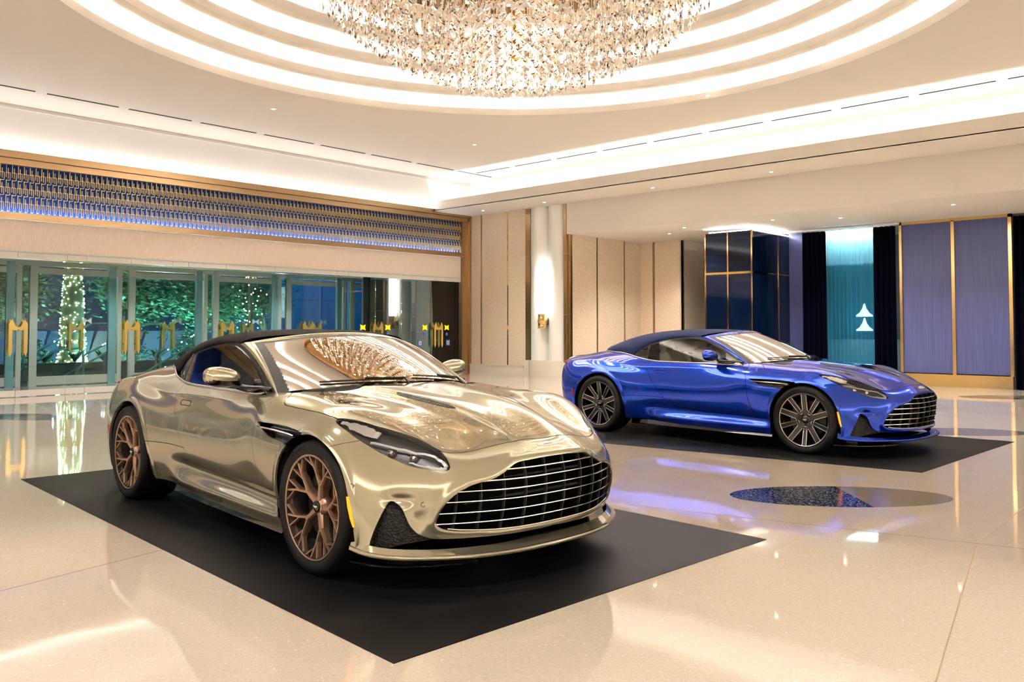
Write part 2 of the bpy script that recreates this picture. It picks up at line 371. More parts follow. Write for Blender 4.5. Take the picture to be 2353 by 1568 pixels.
# vestibule soffit and far-right bronze panels
box_struct('trim_6',(-12,WY+.3,2.92),(17.4,oy+.1,3.3),M_CEIL)
M_BRZ=mat('bronze_mirror',(.30,.24,.17),.25,1)
pn=thing('bronze_wall_panels','dark bronze mirrored panels behind the last glass door','panel',(0,0,0))
for x0,x1 in ((15.6,16.18),(16.19,16.75),(16.76,17.3)):
    for z0,z1 in ((.02,1.0),(1.01,1.86),(1.87,2.8)): obj('panel',MB().box((x0,20.4,z0),(x1,20.45,z1)).mesh('panel',M_BRZ),pn)
obj('panel_post',MB().box((15.5,20.2,0),(15.58,20.45,2.9)).mesh('panel_post',M_SLOT),pn)
# ---------------- back wall X = 17.7 ----------------
YC=14.25
struct('wall_back',MB().box((BX+.02,YC,0),(BX+.3,WY+.3,4.70)).mesh('wall_back',M_WALLP))
wb=bpy.data.objects['wall_back']
for y0,y1 in ((17.66,18.04),(16.60,17.60),(15.86,16.54)):
    obj('wall_panel',MB().box((BX-.03,y0,.29),(BX+.03,y1,4.68)).mesh('wall_panel',M_WALLP),wb)
for y0,y1,pol_ in ((17.60,17.66,0),(16.54,16.60,1)):
    obj('brass_strip',MB().box((BX-.015,y0,.29),(BX+.03,y1,4.68)).mesh('brass_strip',M_BRASS if not pol_ else M_BRASSP),wb)
struct('baseboard_back',MB().box((BX-.09,15.90,0),(BX+.02,18.04,.28)).box((BX-.11,15.90,.26),(BX+.02,18.04,.29)).mesh('baseboard_back',M_CREAM))
# brass reveals and fluted pair of pilasters
col=bpy.data.objects.new('trim_13',None); COL.objects.link(col); col['kind']='structure'; col.location=(BX,15.03,0)
def halfround(y0,y1,z0,z1,dep,mt,name):
    b=MB(); n=14; V=[]
    for z in (z0,z1):
        for i in range(n+1):
            t=i/n; V.append((-dep*math.sin(PI*t)**.6 if 0<t<1 else 0,y0+(y1-y0)*t,z))
    F=[(i,i+1,n+2+i,n+1+i) for i in range(n)]+[tuple(range(n+1))[::-1],tuple(range(n+1,2*n+2))]
    o=obj(name,b.add(V,F).mesh(name,mt),col); smoothby(o,40); return o
M_PIL=mat('pilaster_cream',(.84,.77,.68),.4); noisecol(M_PIL,40,(.91,.88,.84),(.95,.92,.88),.3,.7,2,stretch=(1,1,.02))
halfround(.01,.63,.45,4.68,.22,M_PIL,'pilaster'); halfround(-.60,-.01,.45,4.68,.22,M_PIL,'pilaster')
halfround(-.66,.70,0,.46,.36,M_CREAM,'plinth')
obj('side_plinth',MB().box((-.06,.70,0),(.02,.90,.45)).box((-.06,-.80,0),(.02,-.66,.45)).mesh('side_plinth',M_CREAM),col)
for z0,z1 in ((.46,1.70),(1.71,3.30),(3.31,4.68)):
    obj('brass_panel',MB().box((-.05,.64,z0),(.02,.83,z1)).mesh('brass_panel',M_BRASS),col)
    obj('brass_panel',MB().box((-.05,-.80,z0),(.02,-.71,z1)).mesh('brass_panel',M_BRASS),col)
    obj('brass_panel',MB().box((-.12,-.70,z0),(.02,-.61,z1)).mesh('brass_panel',M_BRASS),col)
# wall lamp
sc_=thing('sconce','tall glowing white cylinder lamp on brass holder between the pilasters','lamp',(BX-.30,15.03,1.33))
obj('diffuser',MB().lathe([(0,1.69),(.12,1.69),(.125,1.66),(.125,.42),(.12,.40),(0,.40)],24).mesh('diffuser',mat('lamp_glow',(1,1,1),.4,emit=(1,.95,.88),es=SCONCE),True),sc_)
obj('holder',MB().lathe([(0,.0),(.12,.0),(.125,.02),(.115,.03),(.115,.19),(.13,.20),(.13,.22),(.115,.23),(.115,.39),(.10,.41),(0,.41)],24).box((.08,-.04,.1),(.30,.04,.3)).mesh('holder',M_BRASSP,True),sc_)
# ---------------- cove lip along the back, upper wall, fascia, low ceiling ----------------
struct('trim_7',MB().box((LIPX,-10,4.70),(LIPX+.06,WY,4.97)).box((LIPX,-10,4.68),(17.95,WY,4.72)).mesh('trim_7',M_CEIL))
struct('wall_back_upper',MB().box((17.75,-10,4.72),(17.95,WY,CZ+.02)).mesh('wall_back_upper',M_WHITE)).name='wall_upper'
obj('cove_led',MB().box((LIPX+.12,-9.5,4.725),(LIPX+.17,WY-.2,4.745)).mesh('cove_led',led(LED_LIP)),bpy.data.objects['trim_7'])
struct('trim_8',MB().box((17.5,-10,LZ),(17.8,YC,4.70)).mesh('trim_8',M_CEIL))
struct('ceiling_low',MB().box((17.8,-10,LZ),(26,YC+.1,LZ+.1)).mesh('ceiling_low',M_CEIL))
for x,y in ((19.3,12.2),(18.4,11.2),(19.2,7.6),(18.7,5.1),(19.6,2.6),(18.5,8.9)):
    downlight(x,y,LZ,SPOT_LOW,bpy.data.objects['ceiling_low'],120)
for x,y in ((17.0,14.6),(17.0,16.9),(17.0,11.2),(17.0,8.2)): downlight(x,y,4.68,0,bpy.data.objects['trim_7'])
# panelled recess
struct('wall_recess',MB().box((17.72,YC-.02,0),(21.0,YC+.28,LZ)).box((20.92,12.86,0),(21.3,YC,LZ)).box((20.95,12.86,0),(24.2,12.98,LZ)).mesh('wall_recess',M_WALLP))
wr=bpy.data.objects['wall_recess']
def bstrip(a,b_): obj('brass_strip',MB().box(a,b_).mesh('brass_strip',M_BRASS),wr)
for x in (18.80,20.10): bstrip((x-.02,YC-.035,.0),(x+.02,YC,LZ))
bstrip((20.90,13.73,0),(20.93,13.78,LZ))
for x in (21.02,): bstrip((x,12.84,0),(x+.05,12.87,LZ))
for a,b_ in (((17.75,YC-.03,.0),(18.77,YC-.0,LZ)),((18.83,YC-.03,0),(20.07,YC,LZ)),((20.13,YC-.03,0),(20.90,YC,LZ)),((20.90,13.79,0),(20.93,YC-.03,LZ)),((20.90,12.88,0),(20.93,13.72,LZ)),((21.08,12.84,0),(23.5,12.87,LZ))):
    obj('wall_panel',MB().box(a,b_).mesh('wall_panel',M_WALLP),wr)
# ---------------- glossy navy box ----------------
M_NGL=mat('navy_gloss_panel',(.0015,.007,.026),.05,spec=.5)
nb=thing('navy_gloss_block','dark navy glossy panelled block with gold trims and light around its top','wall block',(0,0,0))
NX0,NX1,NY0,NY1=19.2,22.15,9.78,11.08
for y0,y1 in ((9.80,10.42),(10.46,11.06)):
    for z0,z1 in ((0,2.69),(2.75,3.74)): obj('panel',MB().box((NX0,y0,z0),(NX0+.05,y1,z1)).mesh('panel',M_NGL),nb)
for x0,x1 in ((19.24,20.60),(20.64,22.12)):
    for z0,z1 in ((.0,.92),(.96,2.70),(2.74,3.74)): obj('panel',MB().box((x0,NY0,z0),(x1,NY0+.05,z1)).mesh('panel',M_NGL),nb)
obj('core',MB().box((NX0+.05,NY0+.05,0),(NX1,NY1-.02,3.70)).mesh('core',M_SLOT),nb)
for y in (9.79,10.44,11.07): obj('gold_trim',MB().box((NX0-.015,y-.018,0),(NX0+.03,y+.018,3.76)).mesh('gold_trim',M_BRASSP),nb)
for x in (20.62,22.14): obj('gold_trim',MB().box((x-.018,NY0-.012,0),(x+.018,NY0+.03,3.76)).mesh('gold_trim',M_BRASSP),nb)
obj('gold_trim',MB().box((NX0-.012,9.8,2.69),(NX0+.03,11.06,2.745)).mesh('gold_trim',M_BRASSP),nb)
obj('gold_trim',MB().box((19.22,NY0-.01,2.70),(22.12,NY0+.02,2.735)).mesh('gold_trim',M_BRASSP),nb)
obj('gold_trim',MB().box((19.22,NY0-.01,.925),(22.12,NY0+.02,.955)).mesh('gold_trim',M_BRASSP),nb)
obj('halo_light',MB().box((NX0+.03,NY0+.10,3.76),(NX0+.07,NY1-.1,3.775)).box((NX0+.1,NY0+.03,3.76),(21.4,NY0+.07,3.775)).mesh('halo_light',led(LED_HALO)),nb)
# ---------------- curtain wall X = 21 ----------------
M_PURP=mat('violet_silk_panel',(.115,.115,.25),.3,spec=.5); 
_n,_r=noisecol(M_PURP,6,(.065,.08,.22),(.11,.125,.31),.3,.7,4,stretch=(14,14,.15)); 
M_GOLDF=mat('gold_frame',(.80,.56,.24),.16,1)
struct('wall_right',MB().box((SX+.12,-10,0),(SX+.3,6.9,LZ)).box((SX+2.6,6.0,0),(SX+2.8,12.9,LZ)).mesh('wall_right',mat('lounge_wall',(.30,.33,.36),.5)))
gp_=thing('framed_silk_panel','large violet silk double panel in polished gold frame on gold plinth','wall panel',(SX,5.75,0))
for y0,y1 in ((-1.15,-.035),(.035,1.13)): obj('silk_panel',MB().box((0.02,y0,.30),(.08,y1,3.78)).mesh('silk_panel',M_PURP),gp_)
for a,b_ in (((-.02,-1.19,.28),(.1,-1.12,3.86)),((-.02,-.035,.28),(.1,.035,3.80)),((-.02,1.11,.28),(.1,1.17,3.86)),((-.02,-1.19,3.78),(.1,1.17,3.85))): obj('frame_bar',MB().box(a,b_).mesh('frame_bar',M_GOLDF),gp_)
obj('plinth',MB().box((-.04,-1.17,0),(.1,1.17,.28)).mesh('plinth',M_GOLDF),gp_)
M_DRK=mat('navy_velvet',(.0012,.002,.008),.95,spec=.03)
def pleat(y0,y1,z0,z1,amp,wl_,x,th_=.0,seed=0):
    rnd=random.Random(seed); n=int((y1-y0)/wl_*8); V=[];ph=0
    for i in range(n+1):
        y=y0+(y1-y0)*i/n; ph+=2*PI/8*(.8+.4*rnd.random())
        dx=amp*math.sin(ph)
        for q,z in enumerate((z0,(z0+z1)/2,z1)): V.append((x+dx*(1.15-.15*q),y,z))
    F=[(i*3+j,i*3+j+1,(i+1)*3+j+1,(i+1)*3+j) for i in range(n) for j in range(2)]
    return V,F
for nm,y0,y1,seed,lab in (('curtain',8.68,9.30,1,'narrow black navy velvet curtain right of the gloss block'),('curtain',7.0,7.52,2,'black navy velvet curtain between the teal sheer and gold frame'),('curtain',3.0,4.52,3,'black navy velvet curtain at the right edge beyond the gold frame')):
    V,F=pleat(y0,y1,.0,3.78,.05,.12,SX-.05,seed=seed); me=mesh('curtain',V,F,M_DRK); o=obj('curtain',me); smoothby(o,60); tag(o,lab,'curtain')
sh=bpy.data.materials.new('teal_sheer'); sh.use_nodes=True; nt=sh.node_tree; nt.nodes.clear(); _o=nt.nodes.new('ShaderNodeOutputMaterial')
_d=nt.nodes.new('ShaderNodeBsdfTranslucent'); _d.inputs[0].default_value=(.10,.55,.80,1); _t=nt.nodes.new('ShaderNodeBsdfTransparent'); _t.inputs[0].default_value=(.50,.85,.95,1); _df=nt.nodes.new('ShaderNodeBsdfDiffuse'); _df.inputs[0].default_value=(.03,.30,.48,1)
_m1=nt.nodes.new('ShaderNodeMixShader'); _m1.inputs[0].default_value=.5; _m2=nt.nodes.new('ShaderNodeMixShader'); _m2.inputs[0].default_value=.45
nt.links.new(_d.outputs[0],_m1.inputs[1]); nt.links.new(_df.outputs[0],_m1.inputs[2]); nt.links.new(_m1.outputs[0],_m2.inputs[1]); nt.links.new(_t.outputs[0],_m2.inputs[2]); nt.links.new(_m2.outputs[0],_o.inputs[0])
V,F=pleat(7.48,8.72,.0,3.80,.045,.10,SX+.06,seed=9); o=obj('sheer_curtain',mesh('sheer_curtain',V,F,sh)); smoothby(o,60); tag(o,'translucent teal pleated sheer curtain between the black curtains','curtain')
struct('trim_9',MB().box((SX-.12,6.9,3.80),(SX+.14,9.75,3.84)).mesh('trim_9',M_WHITE))
struct('trim_10',MB().box((SX+.25,9.32,0),(SX+.40,9.78,LZ)).mesh('trim_10',M_PURP))
# what shows through the sheer
obj('cove_led',MB().box((SX+.30,7.4,3.79),(SX+.36,8.9,3.81)).mesh('cove_led',led(LED_SHEER,(1,.97,.9))),bpy.data.objects['trim_9'])
struct('trim_11',MB().box((SX+.5,7.3,2.95),(SX+.55,9.0,3.84)).mesh('trim_11',mat('lit_pelmet',(.75,.80,.80),.5)))
o=obj('marble_counter',MB().box((SX+.8,6.9,0),(SX+1.4,9.0,1.05)).mesh('marble_counter',mat('grey_marble',(.45,.50,.52),.3))); tag(o,'pale marble counter behind the teal sheer curtain','counter')
for kk,z in enumerate((1.30,1.66)):
    b=MB().lathe([(0,.30),(.02,.28),(.05,.17),(.12,.06),(.20,.0),(.19,-.03),(0,-.03)],20)
    o=obj('lantern_shade',b.mesh('lantern_shade',mat('lantern_white',(.85,.85,.88),.5,emit=(.9,.9,1),es=.9),True),None,(SX+.6,7.98,z)); tag(o,'%s white flared lantern shade glowing behind the teal sheer curtain'%('lower' if kk==0 else 'upper'),'lamp shade')
# ---------------- rest of the hall behind and beside the camera ----------------
struct('wall_behind',MB().box((-12.3,-10,0),(-12,WY+.3,CZ+.02)).mesh('wall_behind',M_CREAM))
struct('wall_near',MB().box((-12,-10.3,0),(26,-10,CZ+.02)).mesh('wall_near',M_CREAM))
struct('wall_far_right',MB().box((26,-10,0),(26.2,YC,LZ)).mesh('wall_far_right',M_WALLP))
# mats
for i,(q,lab) in enumerate((([(2.56,8.26),(2.17,2.65),(5.02,2.48),(5.41,8.10)],'large matt black mat under the champagne car'),([(7.69,8.20),(8.31,2.57),(11.31,2.47),(11.15,8.15)],'matt black mat under the blue car'))):
    V=[(*p,.0) for p in q]+[(*p,.003) for p in q]
    o=obj('floor_mat',mesh('floor_mat',V,[(4,5,6,7),(0,1,5,4),(1,2,6,5),(2,3,7,6),(3,0,4,7)],M_MAT)); tag(o,lab,'mat')

# vestibule downlights between the two glass lines
for x in (-1,3.5,8,12.5): downlight(x,19.9,2.92,SPOT_VEST,bpy.data.objects['trim_6'],140)

for nm,a,c in (('wall_behind',(-12,-9.5,4.70),(-11.72,WY,4.74)),('wall_near',(-12,-10,4.70),(17,-9.72,4.74))):  # ledges added on the unseen walls to carry the fill strips
    obj('fill_ledge',MB().box(a,c).mesh('fill_ledge',M_CEIL),bpy.data.objects[nm])
obj('cove_led',MB().quad((-11.9,-9.5,4.745),(-11.82,-9.5,4.745),(-11.82,WY-.3,4.745),(-11.9,WY-.3,4.745)).mesh('cove_led',led(LED_BACKFILL)),bpy.data.objects['wall_behind'])  # glowing strip added out of view as fill for upright surfaces
obj('cove_led',MB().quad((-11.5,-9.9,4.745),(17,-9.9,4.745),(17,-9.82,4.745),(-11.5,-9.82,4.745)).mesh('cove_led',led(LED_BACKFILL)),bpy.data.objects['wall_near'])  # second added fill strip, on the unseen near wall
for x,y in ((-8.5,10),(-8.5,4),(-8.5,-2),(-3,-7.5),(3,-7.5),(9,-7.5),(15,-6)): downlight(x,y,CZ,SPOT_OUT,ceil,120)  # extra spots added out of view to brighten the rear walls and reflections
# ======================= CHANDELIER =======================
ch=thing('chandelier','huge round crystal chandelier with hanging bow shaped crystals under a brass disc','chandelier',(HC[0],HC[1],0))
M_ROSE=mat('brass_disc',(.34,.20,.08),.15,1)
_tc=nd(M_ROSE,'ShaderNodeTexCoord'); _w=nd(M_ROSE,'ShaderNodeTexNoise'); _w.inputs['Scale'].default_value=10; lk(M_ROSE,_tc.outputs['Object'],_w.inputs['Vector']); bump(M_ROSE,_w.outputs['Fac'],.08,.02)
obj('ceiling_disc',MB().lathe([(.02,6.62),(3.0,6.62),(3.0,6.80),(.02,6.80)],64).mesh('ceiling_disc',M_ROSE),ch)
M_CR=bpy.data.materials.new('crystal'); M_CR.use_nodes=True; nt=M_CR.node_tree; nt.nodes.clear(); _o=nt.nodes.new('ShaderNodeOutputMaterial')
_t=nt.nodes.new('ShaderNodeBsdfTransparent'); _t.inputs[0].default_value=(1,.985,.96,1); _g=nt.nodes.new('ShaderNodeBsdfGlossy'); _g.inputs[0].default_value=(1,.97,.94,1); _g.inputs['Roughness'].default_value=.03
_f=nt.nodes.new('ShaderNodeFresnel'); _f.inputs[0].default_value=1.5; _tl=nt.nodes.new('ShaderNodeBsdfTranslucent'); _tl.inputs[0].default_value=(1,.95,.90,1)
_m0=nt.nodes.new('ShaderNodeMixShader'); _m0.inputs[0].default_value=.55; _m=nt.nodes.new('ShaderNodeMixShader')
nt.links.new(_t.outputs[0],_m0.inputs[1]); nt.links.new(_tl.outputs[0],_m0.inputs[2]); nt.links.new(_f.outputs[0],_m.inputs[0]); nt.links.new(_m0.outputs[0],_m.inputs[1]); nt.links.new(_g.outputs[0],_m.inputs[2]); nt.links.new(_m.outputs[0],_o.inputs[0])
M_ROD=mat('brass_rod',(.85,.66,.44),.4,.3)
def crystal():
    # bow shape: four corners pulled out, waist pinched, faceted both sides
    o=[(-.060,-.058),(0,-.030),(.060,-.058),(.040,0),(.060,.058),(0,.030),(-.060,.058),(-.040,0)]; V=[(x,.004,z) for x,z in o]+[(x,-.004,z) for x,z in o]+[(0,.024,0),(0,-.024,0)]
    F=[]
    for i in range(8):
        j=(i+1)%8; F+=[(i,j,16) ,(j+8,i+8,17),(i,i+8,j+8,j)]
    return V,F
CV,CF=crystal()
CM=mesh('crystal',CV,CF,[M_CR])
def zprof(r): return float(np.interp(r,[0,.8,1.2,1.8,2.3,2.6,2.9],[4.52,4.55,4.70,4.98,5.30,5.62,5.95]))
rnd=random.Random(3); items=[]; rods=[]
r=.28
while r<2.85:
    n=max(6,int(2*PI*r/.215))
    for k in range(n):
        a=2*PI*(k+.5*(int(r*10)%2))/n+rnd.uniform(-.02,.02); x,y=r*math.cos(a),r*math.sin(a); z0=zprof(r)+rnd.uniform(-.02,.02)
        rods.append((x,y,z0)); 
        m=5 if r<2.3 else 4
        for q in range(m):
            z=z0+.058+q*.185+rnd.uniform(-.01,.01)
            if z<6.3: items.append((x,y,z,a+PI/2+rnd.uniform(-.35,.35)))
    r+=.235
camp=np.array((0-HC[0],0-HC[1],CAMH))
def seen(it):
    # large and in the frame first: elevation below the frame's top edge
    d=np.array(it[:3])-camp; el=(d[2])/np.hypot(d[0],d[1]); return (0 if el<.405 else 1, np.linalg.norm(d)+ (it[2]-zprof(math.hypot(it[0],it[1])))*6)
items.sort(key=seen)
for x,y,z,a in items[:300]: obj('crystal',CM,ch,(x,y,z),(0,0,a))
b=MB(); CVn=np.array(CV)
for x,y,z,a in items[300:]:
    c,s=math.cos(a),math.sin(a); Vn=np.c_[CVn[:,0]*c-CVn[:,1]*s+x,CVn[:,0]*s+CVn[:,1]*c+y,CVn[:,2]+z]; b.add(Vn.tolist(),CF)
o=b.build('crystals',M_CR,ch); o['kind']='stuff'
b=MB()
for x,y,z0 in rods:
    b.add([(x-.0035,y,z0+.03),(x+.002,y+.003,z0+.03),(x+.002,y-.003,z0+.03),(x-.0035,y,6.62),(x+.002,y+.003,6.62),(x+.002,y-.003,6.62)],[(0,1,4,3),(1,2,5,4),(2,0,3,5)])
# fringe of close rods round the disc edge
for k in range(420):
    a=2*PI*k/420; rr=2.96; x,y=rr*math.cos(a),rr*math.sin(a); b.add([(x-.006,y-.004,6.25),(x+.006,y-.004,6.25),(x,y+.006,6.25),(x-.006,y-.004,6.62),(x+.006,y-.004,6.62),(x,y+.006,6.62)],[(0,1,4,3),(1,2,5,4),(2,0,3,5)])
o=b.build('hanging_rods',M_ROD,ch); o['kind']='stuff'
obj('centre_stem',MB().lathe([(0,4.83),(.055,4.83),(.055,4.92),(.035,4.94),(.035,6.62)],20).mesh('centre_stem',mat('stem_gold',(.75,.45,.08),.25,1),True),ch)
b=MB()
for rr,nn in ((.6,6),(1.3,12),(2.0,18),(2.6,24)):
    for k in range(nn):
        a=2*PI*k/nn; x,y=rr*math.cos(a),rr*math.sin(a); b.add([(x+.03*math.cos(PI*q/6),y+.03*math.sin(PI*q/6),6.612) for q in range(12)],[tuple(range(12))[::-1]])
o=b.build('lamp_points',mat('chandelier_bulb',(1,1,1),.5,emit=(1,.92,.82),es=BULB),ch); o['kind']='stuff'
L=bpy.data.lights.new('chandelier_light','POINT'); L.energy=CHAND; L.color=(1,.96,.9); L.shadow_soft_size=.25; o=bpy.data.objects.new('chandelier_light',L); COL.objects.link(o); o.location=(HC[0],HC[1],4.72)
# ======================= GARDEN OUTSIDE =======================
struct('ground',MB().box((-14,WY+3.2,-.2),(30,46,-.02)).mesh('ground',mat('paving_dark',(.05,.06,.06),.6)))
M_WOOD=mat('bark',(.09,.06,.04),.9); 
LEAFM=[mat('leaf_dark_green',(.015,.07,.03),.6),mat('leaf_green',(.03,.16,.06),.5),mat('leaf_pale',(.10,.30,.18),.5)]
def tree(x,y,h,rad,label,seed,nl=1500,lights=False,lean=.3,leafm=0):
    rn=random.Random(seed); t=thing('tree',label,'tree',(x,y,0)); b=MB()
    tips=[]
    def br(p,d,L,r_,lv):
        q=p+d*L; b.tube([p,p+d*L*.5+np.array([rn.uniform(-.05,.05)]*3)*L,q],[r_,r_*.8,r_*.6],6)
        if lv==0: tips.append(q); return
        for k in range(3):
            nd_=d+np.array([rn.uniform(-.8,.8),rn.uniform(-.8,.8),rn.uniform(-.1,.5)]); nd_/=np.linalg.norm(nd_); br(q,nd_,L*.68,r_*.6,lv-1)
    br(np.array([0,0,0.]),np.array([lean*.4,0,1.])/1.05,h*.34,h*.035,3)
    obj('trunk',b.mesh('trunk',M_WOOD,True),t)
    V=[];F=[];Mi=[]
    for i in range(nl):
        c=np.array(rn.choice(tips))*.75+np.array([0,0,h*.62])*.25 if rn.random()<.3 else np.array(rn.choice(tips))
        p=c+np.array([rn.gauss(0,rad*.26),rn.gauss(0,rad*.26),rn.gauss(0,rad*.26)]); s=rn.uniform(.05,.12); a=rn.uniform(0,6.3); e=rn.uniform(-1,1)
        u_=np.array([math.cos(a),math.sin(a),e*.5])*s; v_=np.array([-math.sin(a)*.5,math.cos(a)*.5,e])*s*.5; o=len(V)
        V+=[p-u_,p-v_,p+u_,p+v_]; F.append((o,o+1,o+2,o+3)); Mi.append(min(2,int(rn.random()*2+leafm)))
    me=mesh('foliage',[tuple(v) for v in V],F,LEAFM,fm=Mi); o=obj('foliage',me,t); o['kind']='stuff'
    return t
tree(10.3,25.6,3.5,1.5,'leafy tree with leaning trunk right of the lit palm outside',1,4200,lean=.5)
tree(7.2,26.0,3.4,1.5,'leafy tree left of the lit palm outside',2,3600,lean=-.3)
tree(12.6,25.3,3.2,1.35,'bright lit tree by the stair rail outside the second glass bay',3,5200,leafm=1)
tree(15.6,26.2,3.5,1.3,'dark tree right of the bright lit tree outside the glass',4,3200)
tree(3.6,26.0,3.6,1.6,'wide leafy tree at the far left outside the glass doors',5,2400)
# palm trunk wrapped in fairy lights
M_FL=mat('fairy_light',(1,1,1),.5,emit=(1,.78,.35),es=30)
pt=thing('lit_palm_trunk','palm trunk wrapped in warm fairy lights outside the left doors','tree',(9.05,25.2,0))
obj('trunk',MB().lathe([(.46,0),(.36,.5),(.30,1.4),(.24,2.6),(.22,4.2)],20).mesh('trunk',mat('palm_bark',(.12,.10,.07),.9),True),pt)
def bulbs(n,fn,name='fairy_lights',par=None,s=.017,mt=M_FL,seed=1):
    rn=random.Random(seed); b=MB()
    for i in range(n):
        p=fn(rn); b.add([(p[0]-s,p[1],p[2]),(p[0],p[1]-s,p[2]),(p[0]+s,p[1],p[2]),(p[0],p[1]+s,p[2]),(p[0],p[1],p[2]+s),(p[0],p[1],p[2]-s)],[(0,1,4),(1,2,4),(2,3,4),(3,0,4),(1,0,5),(2,1,5),(3,2,5),(0,3,5)])
    o=b.build(name,mt,par); o['kind']='stuff'; return o
def onpalm(rn):
    z=rn.uniform(0,4); a=rn.uniform(0,6.3); r_=np.interp(z,[0,.5,1.4,2.6,4.2],[.48,.38,.32,.26,.24]); return (r_*math.cos(a),r_*math.sin(a),z)
bulbs(420,onpalm,par=pt)
g2=thing('fairy_light_tree','slim tree trunk with amber fairy lights near the third glass bay','tree',(14.2,24.6,0))
obj('trunk',MB().lathe([(.10,0),(.08,1.5),(.05,3.6)],10).mesh('trunk',M_WOOD,True),g2)
bulbs(110,lambda rn:(rn.gauss(0,.22),rn.gauss(0,.15),rn.uniform(.1,3.4)),par=g2,s=.02)
# planting and walls
M_PLW=mat('planter_wall',(.10,.12,.11),.7)
o=obj('garden_planter',MB().box((-4,24.0,-.02),(15.5,24.3,.42)).mesh('garden_planter',M_PLW)); tag(o,'low dark stone planter beneath the garden trees','planter')
M_PINK=mat('pink_hoarding',(.05,.008,.025),.5,emit=(.5,.08,.28),es=.06); M_LAV=mat('lavender_hoarding',(.03,.028,.07),.5,emit=(.45,.4,.8),es=.07); M_BLH=mat('blue_hoarding',(.004,.01,.04),.5,emit=(.03,.10,.45),es=.08)  # boards are no lamps, a faint glow is put into their colours
hb=thing('painted_hoarding','pink lavender and blue painted hoarding behind the garden trees','hoarding',(0,28.5,0))
b0=[(4,7.5,M_PINK),(7.5,9.2,M_LAV),(9.2,10.6,M_BLH),(10.6,12.2,M_PINK),(12.2,13.6,M_LAV),(13.6,15,M_BLH)]
for x0,x1,mt in b0: obj('painted_board',mesh('painted_board',[(x0,0,0),(x1,0,0),(x1+.4,0,1.25),(x0+.3,0,1.25),(x0,.05,0),(x1,.05,0),(x1+.4,.05,1.25),(x0+.3,.05,1.25)],[(0,1,2,3),(7,6,5,4),(0,4,5,1),(3,2,6,7)],mt),hb)
# shrubs
def shrub(x,y,h,rad,label,seed,lm):
    rn=random.Random(seed); V=[];F=[];Mi=[]
    for i in range(900):
        a=rn.uniform(0,6.3);e=rn.uniform(0,1.5);q=rad*rn.uniform(.55,1); p=np.array([math.cos(a)*math.cos(e)*q,math.sin(a)*math.cos(e)*q*.6,math.sin(e)*h*rn.uniform(.6,1)]); s=rn.uniform(.03,.07); b_=rn.uniform(0,6.3)
        u_=np.array([math.cos(b_),math.sin(b_),rn.uniform(-.5,.5)])*s; v_=np.array([-math.sin(b_)*.5,math.cos(b_)*.5,rn.uniform(-1,1)])*s*.6; o=len(V)
        V+=[tuple(p-u_),tuple(p-v_),tuple(p+u_),tuple(p+v_)]; F.append((o,o+1,o+2,o+3)); Mi.append(min(2,int(rn.random()*2+lm)))
    ob=obj('shrub',mesh('shrub',V,F,LEAFM,fm=Mi),None,(x,y,.0)); tag(ob,label,'shrub')
for a in ((5.9,24.9,1.25,.75,'low dark shrub at the far left of the garden outside',61,0),(8.0,24.9,1.1,.55,'small shrub just left of the lit palm trunk',62,0),(10.6,24.9,1.1,.7,'broad shrub right of the lit palm trunk',63,0),(12.2,24.75,1.35,.7,'bright green shrub under the lit tree',64,1),(13.6,24.95,1.0,.45,'low shrub beside the amber fairy lights',65,0)): shrub(*a)
# stair rails
M_RAIL=mat('steel_rail',(.70,.80,.78),.35,.3)
def rail(x,y,label):
    t=thing('stair_rail',label,'railing',(x,y,0))
    obj('handrail',MB().tube([(0,0,0),(0,0,.62),(.12,0,.70),(1.55,0,1.45),(2.1,0,1.47),(2.22,0,1.38),(2.22,0,1.1),(1.9,0,.6),(1.9,0,0)],.030,8).mesh('handrail',M_RAIL,True),t)
    obj('handrail',MB().tube([(-.55,.1,.05),(.8,.1,.80),(1.3,.1,.83),(1.40,.1,.75),(1.40,.1,.45),(1.1,.1,.0)],.026,8).mesh('handrail',M_RAIL,True),t)
    bulbs(5,lambda rn:(lambda q:(q*1.4+.1,-.02,.70+q*.75))(rn.random()),'rail_lights',t,.018,mat('rail_lamp',(1,1,1),.5,emit=(1,.95,.8),es=60),seed=int(x*7))
for x,y,lab in ((7.0,22.55,'white steel stair rail left of the lit palm trunk'),(8.6,23.15,'curved steel stair rail in front of the lit palm trunk'),(10.35,22.55,'steel stair rail right of the lit palm trunk'),(4.2,22.55,'steel stair rail at the far left outside')): rail(x,y,lab)
for i in range(14):
    rn=random.Random(40+i); x=5+i*.75; V=[];F=[]
    for k in range(46):
        a=rn.uniform(0,6.3); L=rn.uniform(.22,.46); o=len(V); d=np.array([math.cos(a)*.4,math.sin(a)*.4,.9]); s=np.array([-math.sin(a),math.cos(a),0])*.018
        V+=[tuple(-s),tuple(s),tuple(d*L*.6+s*.8),tuple(d*L+np.array([math.cos(a),math.sin(a),-.4])*.1)]; F.append((o,o+1,o+2,o+3))
    ob=obj('grass_clump',mesh('grass_clump',V,F,LEAFM[1]),None,(x,24.15,.425)); tag(ob,'spiky grass tuft on the garden planter outside','plant','grass clumps along the planter')
